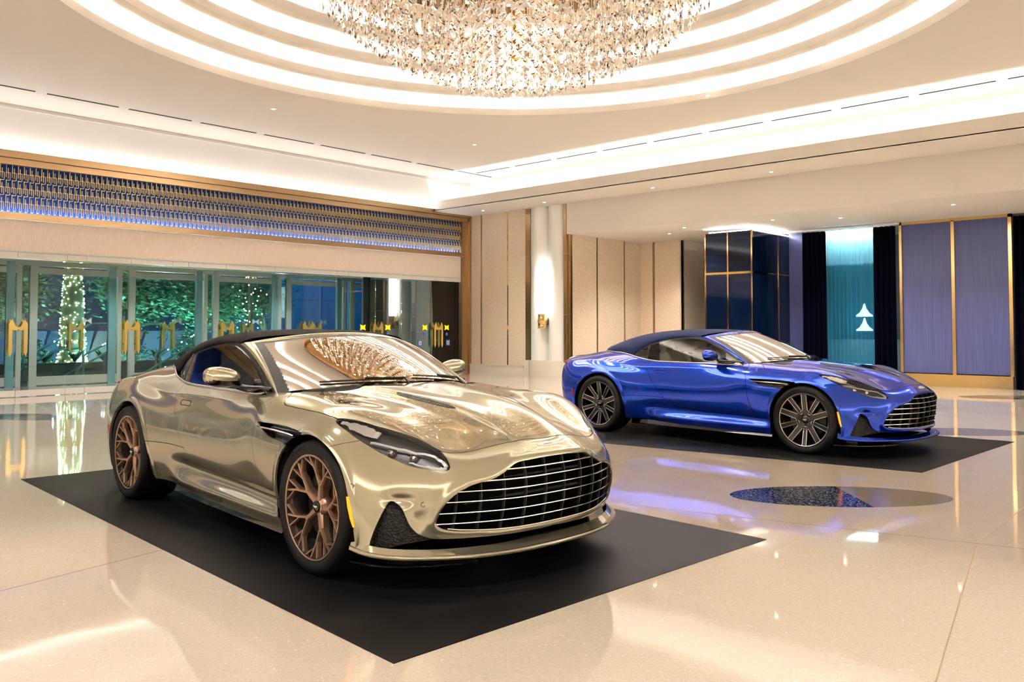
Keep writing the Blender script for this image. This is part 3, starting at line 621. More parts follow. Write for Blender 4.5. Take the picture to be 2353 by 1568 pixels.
# dark glass building on the right
M_BLD=mat('dark_blue_facade',(.006,.03,.07),.15,emit=(.0,.05,.13),es=.35); M_BLD2=mat('dark_green_facade',(.005,.04,.05),.3,emit=(.0,.07,.08),es=.2)  # facade panels get a faint blue and green glow in the material
bl=thing('night_building','dark blue glass building beyond the entrance at night','building',(0,0,0))
for k in range(7):
    x=15.2+k*1.9
    for z0,z1 in ((0,1.15),(1.18,2.4),(2.43,4.6)): obj('glass_panel',MB().box((x,27.6,z0),(x+1.84,27.7,z1)).mesh('glass_panel',M_BLD if k<4 else M_BLD2),bl)
obj('facade_column',MB().box((20.5,25.0,0),(21.0,25.5,4.6)).box((23.6,25,0),(24.1,25.5,4.6)).mesh('facade_column',mat('grey_column',(.10,.13,.14),.6)),bl)
# garden lamps (point lights low in the planting, a blue one higher by the building)
for x,y,z,e,c in ((12.4,24.2,.25,GARD,(.65,1,.80)),(12.0,26.0,.4,GARD*.6,(.6,1,.8)),(9.6,24.5,.3,GARD*.35,(.75,1,.9)),(14.8,25.2,.3,GARD*.25,(.6,1,.85)),(6.5,24.6,.3,GARD*.25,(.8,1,.7)),(18.5,25.5,3.6,GARD*.3,(.25,.5,1))):
    L=bpy.data.lights.new('garden_light','POINT'); L.energy=e; L.color=c; L.shadow_soft_size=.08; o=bpy.data.objects.new('garden_light',L); COL.objects.link(o); o.location=(x,y,z)

for m in bpy.data.materials:
    if not m.name.startswith(('led_light','lamp_glow')): m.cycles.emission_sampling='NONE'
# ======================= CAR BODY (numpy) =======================
TAB=[
[(-.80,0,.28),(-.80,.3,.28),(-.78,.55,.28),(-.74,.72,.28),(-.70,.80,.27),(-.66,.85,.26),(-.61,.88,.25),(-.56,.90,.24),(-.52,.91,.22),(-.47,.915,.2)],
[(-.90,0,.52),(-.90,.3,.52),(-.87,.55,.52),(-.82,.72,.50),(-.76,.81,.47),(-.69,.87,.43),(-.62,.91,.38),(-.56,.925,.32),(-.50,.93,.25),(-.44,.925,.2)],
[(-.93,0,.78),(-.93,.3,.78),(-.89,.56,.78),(-.83,.72,.77),(-.75,.82,.73),(-.66,.89,.64),(-.58,.93,.50),(-.50,.945,.36),(-.46,.94,.26),(-.40,.93,.2)],
[(-.93,0,.93),(-.92,.3,.925),(-.87,.56,.91),(-.78,.70,.89),(-.68,.83,.84),(-.58,.91,.73),(-.50,.95,.54),(-.43,.955,.37),(-.39,.945,.26),(-.34,.93,.2)],
[(-.72,0,.97),(-.71,.3,.965),(-.66,.54,.955),(-.58,.69,.935),(-.48,.845,.875),(-.40,.932,.74),(-.36,.965,.54),(-.33,.962,.37),(-.30,.945,.26),(-.26,.93,.2)],
[(-.40,0,1.025),(-.39,.3,1.02),(-.36,.51,1.005),(-.30,.66,.975),(-.20,.862,.895),(-.15,.95,.74),(-.13,.972,.54),(-.12,.964,.37),(-.11,.945,.26),(-.1,.93,.19)],
[(-.03,0,1.05),(-.03,.28,1.045),(-.02,.48,1.035),(.0,.64,1.00),(.05,.872,.887),(.08,.955,.74),(.09,.972,.54),(.1,.958,.37),(.1,.94,.25),(.1,.92,.18)],
[(.38,0,1.05),(.38,.30,1.05),(.38,.52,1.03),(.38,.705,.995),(.40,.865,.862),(.41,.932,.73),(.42,.955,.53),(.43,.93,.37),(.44,.90,.26),(.45,.87,.2)],
[(.78,0,1.04),(.78,.32,1.04),(.78,.55,1.01),(.78,.752,.962),(.78,.853,.838),(.78,.900,.71),(.78,.928,.53),(.78,.895,.37),(.78,.885,.26),(.78,.868,.205)],
[(1.2,0,1.02),(1.2,.33,1.02),(1.2,.58,.99),(1.2,.782,.942),(1.2,.866,.822),(1.2,.903,.70),(1.2,.932,.53),(1.2,.893,.37),(1.2,.898,.25),(1.2,.888,.185)],
[(1.63,0,.99),(1.63,.34,.99),(1.63,.60,.965),(1.63,.795,.93),(1.63,.878,.815),(1.63,.915,.70),(1.63,.938,.53),(1.63,.897,.37),(1.63,.910,.245),(1.63,.90,.178)],
[(2.05,0,.972),(2.05,.34,.972),(2.04,.60,.945),(2.02,.780,.921),(2.02,.890,.818),(2.02,.936,.70),(2.02,.950,.53),(2.02,.912,.37),(2.02,.922,.245),(2.02,.91,.175)],
[(2.42,0,.957),(2.42,.33,.955),(2.41,.58,.925),(2.39,.775,.912),(2.38,.905,.825),(2.37,.962,.70),(2.37,.968,.53),(2.37,.945,.37),(2.37,.928,.25),(2.37,.915,.175)],
[(2.80,0,.922),(2.80,.295,.918),(2.79,.55,.885),(2.78,.765,.893),(2.77,.905,.825),(2.77,.972,.70),(2.78,.976,.53),(2.8,.962,.37),(2.8,.94,.25),(2.8,.925,.18)],
[(3.15,0,.872),(3.15,.235,.868),(3.13,.50,.832),(3.10,.735,.842),(3.07,.875,.77),(3.05,.945,.66),(3.05,.958,.51),(3.07,.95,.37),(3.08,.94,.26),(3.09,.93,.19)],
[(3.42,0,.800),(3.41,.215,.795),(3.37,.46,.745),(3.33,.675,.752),(3.28,.80,.68),(3.24,.88,.58),(3.22,.918,.46),(3.20,.925,.35),(3.18,.922,.26),(3.17,.920,.195)],
[(3.60,0,.728),(3.59,.21,.722),(3.545,.43,.672),(3.49,.60,.652),(3.43,.715,.585),(3.38,.795,.50),(3.33,.85,.41),(3.29,.885,.33),(3.26,.90,.26),(3.22,.910,.195)],
[(3.725,0,.650),(3.712,.235,.642),(3.655,.43,.585),(3.585,.585,.545),(3.515,.69,.50),(3.445,.765,.44),(3.38,.82,.38),(3.33,.86,.32),(3.29,.885,.26),(3.24,.905,.195)],
[(3.740,0,.50),(3.725,.23,.49),(3.66,.43,.46),(3.585,.585,.44),(3.52,.685,.41),(3.455,.755,.37),(3.395,.81,.33),(3.345,.85,.285),(3.305,.875,.24),(3.26,.90,.195)],
[(3.720,0,.36),(3.705,.24,.355),(3.65,.43,.345),(3.58,.575,.335),(3.515,.67,.315),(3.455,.74,.295),(3.40,.80,.27),(3.35,.84,.245),(3.315,.87,.215),(3.28,.895,.19)],
[(3.690,0,.26),(3.675,.24,.255),(3.62,.42,.25),(3.55,.56,.245),(3.49,.66,.24),(3.44,.73,.23),(3.395,.79,.22),(3.355,.835,.21),(3.32,.865,.2),(3.29,.89,.185)],
]

def natcub(t,P,tt):
    n=len(t);h=np.diff(t);A=np.zeros((n,n));B=np.zeros((n,)+P.shape[1:])
    A[0,0]=A[-1,-1]=1
    for i in range(1,n-1):
        A[i,i-1]=h[i-1];A[i,i]=2*(h[i-1]+h[i]);A[i,i+1]=h[i]
        B[i]=6*((P[i+1]-P[i])/h[i]-(P[i]-P[i-1])/h[i-1])
    M=np.linalg.solve(A,B.reshape(n,-1)).reshape(P.shape)
    k=np.clip(np.searchsorted(t,tt,side='right')-1,0,n-2); sh=(-1,)+(1,)*(P.ndim-1)
    hk=h[k].reshape(sh);a=((t[k+1]-tt)/h[k]).reshape(sh);b=((tt-t[k])/h[k]).reshape(sh)
    return a*P[k]+b*P[k+1]+((a**3-a)*M[k]+(b**3-b)*M[k+1])*hk**2/6
def smooth_axis(S,ax,sig,sym0):
    r=int(3*sig)+1; x=np.arange(-r,r+1); w=np.exp(-x*x/2/sig**2); w/=w.sum()
    S=np.moveaxis(S,ax,0); n=len(S)
    lo=S[1:r+1][::-1].copy()
    if sym0: lo=lo*np.array([1,-1,1])
    else: lo=2*S[0]-lo
    hi=2*S[-1]-S[-r-1:-1][::-1]
    E=np.concatenate([lo,S,hi]); out=sum(w[i]*E[i:i+n] for i in range(2*r+1))
    return np.moveaxis(out,0,ax)
def gridnormals(S):
    du=np.gradient(S,axis=0); dv=np.gradient(S,axis=1)
    N=np.cross(du,dv); N/=np.linalg.norm(N,axis=2,keepdims=True)+1e-12
    N[:,0,1]=0
    return N
PULL=[((2.958,.89,.836),.026,.16),((3.542,.597,.614),.016,.12),((3.183,.954,.46),.022,.13),((3.66,.38,.57),.010,.12),((2.149,.953,.768),.022,.15),((3.42,.52,.69),-.012,.09)]
def sstep(x): x=np.clip(x,0,1); return x*x*(3-2*x)
def base_surface(nu,nv,sig):
    T=np.array(TAB,float)
    du=np.linalg.norm(np.diff(T,axis=0),axis=2).mean(1); tu=np.r_[0,np.cumsum(du)]
    M=np.concatenate([T[:,3:0:-1]*[1,-1,1],T],1)
    dv=np.linalg.norm(np.diff(M,axis=1),axis=2).mean(0); tv=np.r_[0,np.cumsum(dv)]; tv-=tv[3]
    U=np.linspace(0,tu[-1],nu); V=np.linspace(0,tv[-1],nv)
    S=natcub(tu,M,U); S=np.moveaxis(natcub(tv,np.moveaxis(S,1,0),V),0,1)
    for s in (sig,sig*.6):
        G=smooth_axis(smooth_axis(S,0,s,False),1,s,True)
        S=G+.6*(G-smooth_axis(smooth_axis(G,0,s,False),1,s,True))
    S[:,0,1]=0
    N=gridnormals(S)
    for c,d,s in PULL:
        r2=((S-np.array(c))**2).sum(2); S=S+N*(d*np.exp(-r2/2/s/s))[...,None]
    return S
# outlines (car frame: x forward from rear axle, y outward, z up)
HOODL=[(2.44,-.1),(2.44,0),(2.43,.2),(2.39,.42),(2.30,.62),(2.2,.745),(2.226,.765),(2.278,.822),(2.30,.848),(2.34,.861),(2.414,.862),(2.563,.866),(2.725,.876),(2.875,.889),(2.952,.884),(3.01,.856),(3.08,.82),(3.16,.775),(3.25,.71),(3.345,.635),(3.41,.602),(3.463,.578),(3.493,.531),(3.509,.496),(3.522,.453),(3.534,.402),(3.545,.36),(3.568,.29),(3.598,.197),(3.61,.08),(3.612,0),(3.612,-.1)]
HEADL=[(2.952,.889,.836),(2.985,.868,.842),(3.04,.838,.838),(3.10,.808,.823),(3.17,.768,.803),(3.25,.71,.78),(3.345,.637,.746),(3.41,.603,.714),(3.463,.584,.684),(3.505,.582,.654),(3.535,.588,.622),(3.540,.600,.606),(3.52,.628,.602),(3.47,.675,.608),(3.41,.72,.622),(3.345,.763,.645),(3.264,.812,.682),(3.203,.843,.713),(3.143,.867,.743),(3.10,.880,.764),(3.05,.890,.787),(3.0,.897,.808),(2.965,.898,.822)]
DOORF=[(2.041,.96),(2.06,.93),(2.088,.91),(2.100,.892),(2.088,.866),(2.092,.83),(2.106,.79),(2.126,.769),(2.129,.74),(2.131,.70),(2.140,.655),(2.146,.60),(2.157,.54),(2.172,.48),(2.20,.41),(2.235,.345)]
DOORR=[(1.14,.386),(1.084,.405),(1.034,.436),(1.002,.475),(.975,.505),(.93,.552),(.88,.605),(.842,.645),(.795,.695),(.752,.75),(.722,.805),(.708,.85),(.704,.89),(.708,.96)]
DOORB=[(2.235,.345),(1.958,.345),(1.628,.360),(1.344,.375),(1.14,.386)]
GRILLE=[(.70,-.05),(.640,0),(.638,.10),(.633,.20),(.629,.25),(.618,.285),(.600,.32),(.582,.352),(.567,.385),(.553,.43),(.545,.47),(.532,.515),(.512,.562),(.488,.597),(.462,.622),(.435,.641),(.395,.656),(.355,.664),(.338,.660),(.322,.643),(.310,.612),(.301,.56),(.296,.484),(.291,.392),(.289,.27),(.288,.13),(.288,0),(.288,-.05)]
def grille_poly():
    P=[(y,z) for z,y in GRILLE[1:-1]]
    return np.array(P+[(-y,z) for y,z in P[::-1][1:-1]])
DUCT=[(3.278,.893,.235),(3.281,.892,.256),(3.303,.884,.312),(3.325,.868,.371),(3.345,.848,.425),(3.36,.831,.455),(3.383,.812,.450),(3.404,.797,.431),(3.419,.787,.405),(3.428,.780,.378),(3.437,.768,.345),(3.450,.748,.312),(3.465,.722,.289),(3.485,.686,.274),(3.512,.64,.264),(3.6,.5,.262),(3.66,.3,.262),(3.69,.1,.262),(3.69,-.1,.262),(3.69,-.1,.19),(3.3,.95,.19),(3.27,.93,.22)]
VENT=[(2.150,.768),(2.20,.769),(2.352,.770),(2.523,.767),(2.655,.758),(2.72,.752),(2.74,.60),(2.574,.668),(2.51,.680),(2.452,.684),(2.39,.690),(2.322,.700),(2.262,.722),(2.205,.748)]
SEAM=[(2.96,.68),(2.987,.690),(3.004,.704),(3.064,.722),(3.115,.733),(3.15,.742),(3.2,1.2)]
def polysd(px,py,poly,closed=True):
    """signed distance, + inside"""
    P=np.array(poly,float); Q=np.roll(P,-1,0) 
    n=len(P)
    best=np.full(px.shape,1e9); ins=np.zeros(px.shape,bool)
    for i in range(n):
        a=P[i];b=Q[i]; d=b-a; L=d@d+1e-15
        t=np.clip(((px-a[0])*d[0]+(py-a[1])*d[1])/L,0,1)
        e=(px-a[0]-t*d[0])**2+(py-a[1]-t*d[1])**2
        best=np.minimum(best,e)
        c=((a[1]>py)!=(b[1]>py))
        with np.errstate(all='ignore'):
            xi=(b[0]-a[0])*(py-a[1])/(b[1]-a[1]+1e-15)+a[0]
        ins^=c&(px<xi)
    return np.where(ins,1,-1)*np.sqrt(best)
def curvesample(P,n=6):
    """Catmull-Rom densify an open polyline"""
    P=np.array(P,float); out=[]
    for i in range(len(P)-1):
        p0=P[max(i-1,0)];p1=P[i];p2=P[i+1];p3=P[min(i+2,len(P)-1)]
        for k in range(n):
            t=k/n; out.append(.5*((2*p1)+(p2-p0)*t+(2*p0-5*p1+4*p2-p3)*t*t+(3*p1-p0-3*p2+p3)*t**3))
    out.append(P[-1]); return np.array(out)
def proj3(dirv):
    d=np.array(dirv,float); d/=np.linalg.norm(d); e1=np.cross(d,[0,0,1.]); e1/=np.linalg.norm(e1); e2=np.cross(e1,d)
    return e1,e2
NU,NV=500,176
S0=base_surface(NU,NV,7)
X,Y,Zc=S0[...,0],S0[...,1],S0[...,2]
N0=gridnormals(S0)
# ---- sculpted features, all displacements along the surface normal
disp=np.zeros(X.shape)
yc=np.interp(X,[2.3,2.67,3.15,3.45,3.62,3.7],[.40,.318,.243,.205,.19,.2])       # hood crease
hm=sstep((X-2.32)/.1)*sstep((3.66-X)/.28)*(Zc>.6)
disp+=.012*sstep((yc-Y)/.030+.5)*hm
yc2=np.interp(X,[2.3,2.67,3.15,3.5],[.62,.52,.42,.36])
disp-=.008*np.exp(-((Y-(yc+yc2)/2)/.06)**2)*hm*sstep((3.5-X)/.2)
# shoulder crease
ze=np.interp(X,[-.6,-.25,.05,.31,.47,.58,.70,1.15,1.8,2.1],[.885,.912,.896,.874,.857,.849,.846,.852,.858,.85])
cm=sstep((X+.65)/.15)*sstep((2.0-X)/1.0)*(N0[...,1]>.05)*(Y>.6)
disp+=.010*np.exp(-np.abs(Zc-ze)/.022)*cm
# rocker undercut + flare
zr=np.interp(X,[.4,1.0,1.6,2.25,2.45],[.36,.352,.335,.325,.32])
rm=sstep((X-.62)/.35)*sstep((2.44-X)/.10)*(Y>.7)
disp-=.026*np.exp(-((Zc-zr)/.05)**2)*rm
disp+=.020*np.exp(-((Zc-.245)/.035)**2)*rm
# arch lips
for xa,Ra in ((2.805,.392),(0.0,.398)):
    rr=np.hypot(X-xa,Zc-.358); am=(Y>.75)*sstep((Zc-.16)/.05)
    disp+=.007*sstep((Ra+.036-rr)/.012)*am
# grille surround: outward lip
gp=grille_poly(); gd=-polysd(Y,Zc,curvesample(gp,3)); gm=(X>3.3)
disp+=.012*sstep((.045-gd)/.045)*gm*sstep(gd/.012+.2)
# duct recess, cheek hollow
def dent(c,s,a):
    global disp
    c=np.array(c); q=((S0-c)/np.array(s))**2; disp=disp+a*np.exp(-q.sum(2)/2)
dent((3.40,.79,.462),(.05,.05,.022),-.026)
dent((3.465,.735,.37),(.045,.05,.06),-.020)
dent((3.33,.87,.36),(.03,.03,.09),.006)
S1=S0+N0*disp[...,None]
S1=S1*.4+.6*smooth_axis(smooth_axis(S1,0,.8,False),1,.8,True); S1[:,0,1]=0
N1=gridnormals(S1)
X,Y,Zc=S1[...,0],S1[...,1],S1[...,2]
# ---- signed region fields
f_hood=np.where((Zc>.55)&(X>2.1),polysd(X,Y,HOODL),-1.)
def region3(pts,dirv,box):
    e1,e2=proj3(dirv); P=np.array(pts); C=curvesample(np.vstack([P,P[:1]]),4)[:-1]
    sd=polysd(S1@e1,S1@e2,np.c_[C@e1,C@e2])
    inb=(X>box[0])&(X<box[1])&(Y>box[2])&(Y<box[3])&(Zc>box[4])&(Zc<box[5])
    return np.where(inb,sd,-1.)
f_head=region3(HEADL,(.5,.62,.6),(2.8,3.65,.45,1.0,.55,.9))
f_grille=np.where(X>3.3,polysd(Y,Zc,curvesample(gp,3)),-1.)
f_duct=region3(DUCT,(.75,.6,.1),(3.2,3.8,-.1,1,.1,.5))
doorpoly=np.array(list(curvesample(DOORF,4))+list(curvesample(DOORB,3))+list(curvesample(DOORR,4)))
side=(Y>.55)
f_door=np.where(side,polysd(X,Zc,doorpoly),-1.)
f_vent=np.where(side,polysd(X,Zc,VENT),-1.)
f_arch=np.maximum(np.where(side,.392-np.hypot(X-2.805,Zc-.358),-1.),np.where(side,.398-np.hypot(X,Zc-.358),-1.))
f_arch=np.maximum(f_arch,np.where(side&(Zc<.36),.392-np.abs(X-2.805+.0),-1.))
f_arch=np.maximum(f_arch,np.where(side&(Zc<.36),.398-np.abs(X),-1.))
sx=np.array(SEAM); zs=np.interp(X,sx[:,0],sx[:,1])
f_bump=np.where(X>2.9,np.minimum(zs-Zc,X-2.9),-1.)                       # + in front bumper
rx=np.array([(-.4,.485),(.40,.482),(.6,.492),(.78,.495),(.97,.49),(.985,.49)]+[(1.002,.475),(1.034,.436),(1.084,.405),(1.14,.386),(1.344,.375),(1.628,.36),(1.958,.345),(2.235,.345),(2.45,.345)])
zrk=np.interp(X,rx[:,0],rx[:,1]); f_rock=np.where((X>.3)&(X<2.5),zrk-Zc,-1.)
# belt: body top opening below cabin
BELT=[(-.43,-.1),(-.43,.0),(-.40,.2),(-.31,.40),(-.20,.50),(-.06,.578),(.03,.612),(.141,.640),(.25,.683),(.36,.722),(.47,.756),(.56,.772),(.66,.786),(.80,.796),(1.0,.803),(1.3,.810),(1.62,.812),(1.85,.806),(2.0,.790),(2.06,.775),(2.2,.740),(2.30,.62),(2.39,.42),(2.43,.2),(2.44,0),(2.44,-.1)]
f_cab=np.where(Zc>.8,polysd(X,Y,BELT),-1.)
g=.0022
fields=dict(hood=f_hood,head=f_head,grille=f_grille,duct=f_duct,door=f_door,vent=f_vent,arch=f_arch,bump=f_bump,rock=f_rock,cab=f_cab)
# bottom of the painted rocker rises between the wheels
def panel(conds,step=1):
    """conds: list of (H x W) fields, keep where all > 0; returns V,N,faces"""
    Sx=S1[::step,::step]; Nx=N1[::step,::step]
    F=np.stack([c[::step,::step] for c in conds],-1)
    h,w=F.shape[:2]; A=np.concatenate([Sx,Nx,F],-1).reshape(h*w,-1)
    idx=np.arange(h*w).reshape(h,w)
    Q=np.stack([idx[:-1,:-1],idx[1:,:-1],idx[1:,1:],idx[:-1,1:]],-1).reshape(-1,4)
    FQ=A[Q][:,:,6:]
    alive=(FQ.max(1)>0).all(1); Q=Q[alive]; FQ=FQ[alive]
    full=(FQ.min(1)>=0).all(1)
    polys=[list(q) for q in Q[full]]; mixed=[list(q) for q in Q[~full]]
    rows=list(A[:]); cache={}
    for k in range(F.shape[-1]):
        c=6+k; out=[]
        for p in mixed:
            vals=[rows[i][c] for i in p]
            if min(vals)>=0: out.append(p); continue
            if max(vals)<=0: continue
            q=[]
            for a in range(len(p)):
                i,j=p[a],p[(a+1)%len(p)]; vi,vj=rows[i][c],rows[j][c]
                if vi>=0: q.append(i)
                if (vi>=0)!=(vj>=0):
                    key=(k,min(i,j),max(i,j))
                    if key not in cache:
                        t=vi/(vi-vj); r=rows[i]*(1-t)+rows[j]*t; r[c]=0
                        cache[key]=len(rows); rows.append(r)
                    q.append(cache[key])
            if len(q)>2: out.append(q)
        mixed=out
    polys+=mixed
    used=sorted({i for p in polys for i in p}); mp={u:i for i,u in enumerate(used)}
    R=np.array([rows[i] for i in used])
    return R[:,:3].copy(),R[:,3:6].copy(),[[mp[i] for i in p] for p in polys]
def thicken(V,N,F,th=.012,skip=None):
    """boundary flange turned inward"""
    from collections import Counter
    cnt=Counter(); 
    for p in F:
        for a in range(len(p)):
            i,j=p[a],p[(a+1)%len(p)]; cnt[(min(i,j),max(i,j))]+=1
    V=list(V);N=list(N);F=[list(p) for p in F]; mp={}
    base=len(F)
    for p in F[:base]:
        for a in range(len(p)):
            i,j=p[a],p[(a+1)%len(p)]
            if cnt[(min(i,j),max(i,j))]==1:
                if skip is not None and skip(V[i],V[j]): continue
                e=V[j]-V[i]; out=np.cross(e,N[i]); out/=np.linalg.norm(out)+1e-12
                ids=[]
                for v,dep in ((i,0),(j,0),(j,1),(i,1)):
                    V.append(V[v]-N[v]*th*dep); N.append(out); ids.append(len(V)-1)
                F.append([ids[1],ids[0],ids[3],ids[2]])
    return np.array(V),np.array(N),F
def mirror(V,N,F):
    return V*[1,-1,1],N*[1,-1,1],[p[::-1] for p in F]
def join(*ms):
    Vs=[];Ns=[];Fs=[];o=0
    for V,N,F in ms:
        Vs.append(V);Ns.append(N);Fs+= [[i+o for i in p] for p in F]; o+=len(V)
    return np.concatenate(Vs),np.concatenate(Ns),Fs
onctr=lambda a,b: abs(a[1])<1e-4 and abs(b[1])<1e-4
# ---------------- car materials ----------------
def carpaint(name,c0,c1,metal,rough,edge,cior):
    m=mat(name,c0,rough,metal,coat=1); 
    bs(m).inputs['Coat IOR'].default_value=cior; bs(m).inputs['Specular Tint'].default_value=(*edge,1)
    n=nd(m,'ShaderNodeLayerWeight'); n.inputs[0].default_value=.35
    r=nd(m,'ShaderNodeMix',data_type='RGBA'); r.inputs['A'].default_value=(*c0,1); r.inputs['B'].default_value=(*c1,1)
    lk(m,n.outputs['Facing'],r.inputs['Factor']); lk(m,r.outputs['Result'],bs(m).inputs['Base Color']); return m
P_GOLD=carpaint('champagne_paint',(.46,.425,.31),(.34,.315,.225),.66,.16,(.80,.76,.62),1.7)
P_BLUE=carpaint('blue_paint',(.001,.040,.46),(.0005,.024,.32),.75,.18,(.10,.25,.85),1.5)
K_BLACK=mat('gloss_black',(.006,.006,.007),.12,0,coat=.6)
K_DARK=mat('satin_dark',(.01,.01,.011),.55)
K_SHADOW=mat('liner_black',(.004,.004,.004),.9,spec=.1)
K_CHROME=mat('chrome',(.86,.85,.83),.09,1)
K_SATIN=mat('satin_silver',(.62,.60,.57),.28,1)
K_BRONZE=mat('bronze_alloy',(.45,.29,.195),.33,.85,coat=.3)
K_TYRE=mat('tyre_rubber',(.006,.006,.006),.6,spec=.3)
K_DISC=mat('brake_disc',(.09,.09,.09),.4,1)
K_CAL=mat('caliper_black',(.02,.02,.02),.3)
K_CALB=mat('caliper_bronze',(.40,.25,.16),.35,.4)
K_FAB=mat('soft_top_black',(.006,.005,.005),.9,spec=.15)
K_FABB=mat('soft_top_navy',(.004,.009,.045),.85,spec=.2)
for _m in (K_FAB,K_FABB):
    _n=nd(_m,'ShaderNodeTexNoise'); _n.inputs['Scale'].default_value=900; _tc=nd(_m,'ShaderNodeTexCoord'); lk(_m,_tc.outputs['Object'],_n.inputs['Vector']); bump(_m,_n.outputs['Fac'],.25,.002)
K_LEATHER=mat('cream_leather',(.62,.56,.46),.5)
K_LEATHD=mat('tan_leather',(.10,.055,.025),.5)
K_GLASS=thinglass('windscreen_glass',(.58,.64,.57),1.0,f0=1.62)
K_SGLASS=thinglass('side_glass',(.62,.68,.62),1.0,f0=1.62)
K_LENS=thinglass('lamp_lens',(.93,.94,.95),1.0,f0=1.45)
K_AMBER=mat('amber_lens',(.95,.30,.01),.25,emit=(1,.28,.01),es=.35)
K_RED=mat('red_lens',(.45,.01,.01),.2)
K_LAMPIN=mat('lamp_inner_grey',(.10,.10,.105),.3,.6)
K_LAMPW=mat('lamp_light_guide',(.85,.83,.80),.15,.15)
K_MESH=mat('intake_mesh',(.012,.012,.012),.45)
_v=nd(K_MESH,'ShaderNodeTexVoronoi'); _v.inputs['Scale'].default_value=95; _t=nd(K_MESH,'ShaderNodeTexCoord'); lk(K_MESH,_t.outputs['Object'],_v.inputs['Vector']); bump(K_MESH,_v.outputs['Distance'],.9,.006)
K_WHITE=mat('badge_white',(.8,.8,.78),.3,.3)
K_TEXT=mat('tyre_letters',(.13,.13,.13),.5)

def both(m): return join(m,mirror(*m))
def npm(name,m,mt): return mesh(name,m[0],m[2],mt,N=m[1])
def surfgrid(fn,us,vs):
    P=np.array([[fn(u,v) for v in vs] for u in us],float); return P
def gridmesh(P,flip=False):
    h,w=P.shape[:2]; idx=np.arange(h*w).reshape(h,w)
    F=np.stack([idx[:-1,:-1],idx[1:,:-1],idx[1:,1:],idx[:-1,1:]],-1).reshape(-1,4)
    du=np.gradient(P,axis=0);dv=np.gradient(P,axis=1);N=np.cross(du,dv);N/=np.linalg.norm(N,axis=2,keepdims=True)+1e-12
    F=F.tolist()
    if flip: F=[f[::-1] for f in F]; N=-N
    return P.reshape(-1,3),N.reshape(-1,3),F
CARM={}   # shared meshes
def th(m,t=.012): return thicken(*m,th=t,skip=onctr)
rear=np.where(X<1.6,1.,-1.)*np.minimum(np.abs(X-1.6),.5)
f_boot=np.where(Zc>.8,polysd(X,Y,[(-.915,-.1),(-.915,.45),(-.84,.53),(-.30,.50),(.1,.3),(.1,-.1)]),-1.)
f_fuel=None
CARM['hood']=npm('hood',both(th(panel([f_hood-g]))),None)
CARM['front_bumper']=npm('front_bumper',both(th(panel([f_bump,-f_hood-g,-f_head-g,-f_grille,-f_duct,-f_arch]),.03)),None)
pf=th(panel([-rear,-f_door-g,-f_hood-g,-f_bump-g,-f_head-g,-f_arch,-f_vent,-f_rock-g,-f_cab]))
pd=th(panel([f_door-g,-f_cab])); pq=th(panel([rear,-f_door-g,-f_arch,-f_cab,-f_rock-g,-f_boot-g]),.02)
pr=th(panel([f_rock-g,-f_arch]),.02); pb=both(th(panel([f_boot-g,-f_cab])))
for nme,p in (('front_fender',pf),('door',pd),('rear_quarter',pq),('side_skirt',pr)):
    CARM[nme+'L']=npm(nme,p,None); CARM[nme+'R']=npm(nme,mirror(*p),None)
CARM['boot_lid']=npm('boot_lid',pb,None)
def offset(m,d): return (m[0]-m[1]*d,m[1],m[2])
CARM['gap_shade_shell']=npm('gap_shade_shell',both(offset(panel([-f_arch-.004,-f_cab-.015,-f_grille,-f_duct,-f_vent,-f_head],2),.013)),K_SHADOW)  # dark shell added under the panels, its black stands for shade in gaps
CARM['cabLip']=npm('belt_liner',both(offset(panel([-f_cab-.001,f_cab+.03]),.010)),K_DARK)
# surface lookup on the base surface (front face / side)
_fm=(S1[...,0]>3.25); _FP=S1[_fm]
def frontx(y,z):
    d=(_FP[:,1]-abs(y))**2+(_FP[:,2]-z)**2; i=np.argpartition(d,6)[:6]; wt=1/(d[i]+1e-6); return float((_FP[i,0]*wt).sum()/wt.sum())
_sm=(S1[...,1]>.5); _SP=S1[_sm]
def sidey(x,z):
    d=(_SP[:,0]-x)**2+(_SP[:,2]-z)**2; i=np.argpartition(d,6)[:6]; wt=1/(d[i]+1e-6); return float((_SP[i,1]*wt).sum()/wt.sum())
_TP=S1[(S1[...,2]>.5)&(N1[...,2]>.1)]
def topz(x,y):
    d=(_TP[:,0]-x)**2+(_TP[:,1]-abs(y))**2; i=np.argpartition(d,6)[:6]; wt=1/(d[i]+1e-6); return float((_TP[i,2]*wt).sum()/wt.sum())
# ---- glasshouse
def ws(s,t):
    b=np.array([2.052+.33*(1-abs(s)**2.1),.757*s,.917+.052*(1-s*s)])
    q=np.array([1.452+.20*(1-s*s),.622*s,1.221+.056*(1-s*s)])
    p=b*(1-t)+q*t; n=np.array([.42,.0,.9]); return p+n*.020*4*t*(1-t)
SS=np.linspace(-1,1,41)
def wsmesh(s0,s1,t0,t1,off=0,ns=36,nt=16):
    P=surfgrid(lambda t,s:ws(s,t)+np.array([.42,0,.9])*off,np.linspace(t0,t1,nt),np.linspace(s0,s1,ns)); return gridmesh(P,flip=False)
CARM['windscreen']=npm('windscreen',wsmesh(-.93,.93,.02,.955),K_GLASS)
fr=join(wsmesh(-1,-.925,-.02,1,.0,6,16),wsmesh(.925,1,-.02,1,.0,6,16),wsmesh(-.93,.93,.945,1.0,.0,36,4))
CARM['windscreen_surround']=npm('windscreen_surround',fr,K_DARK)
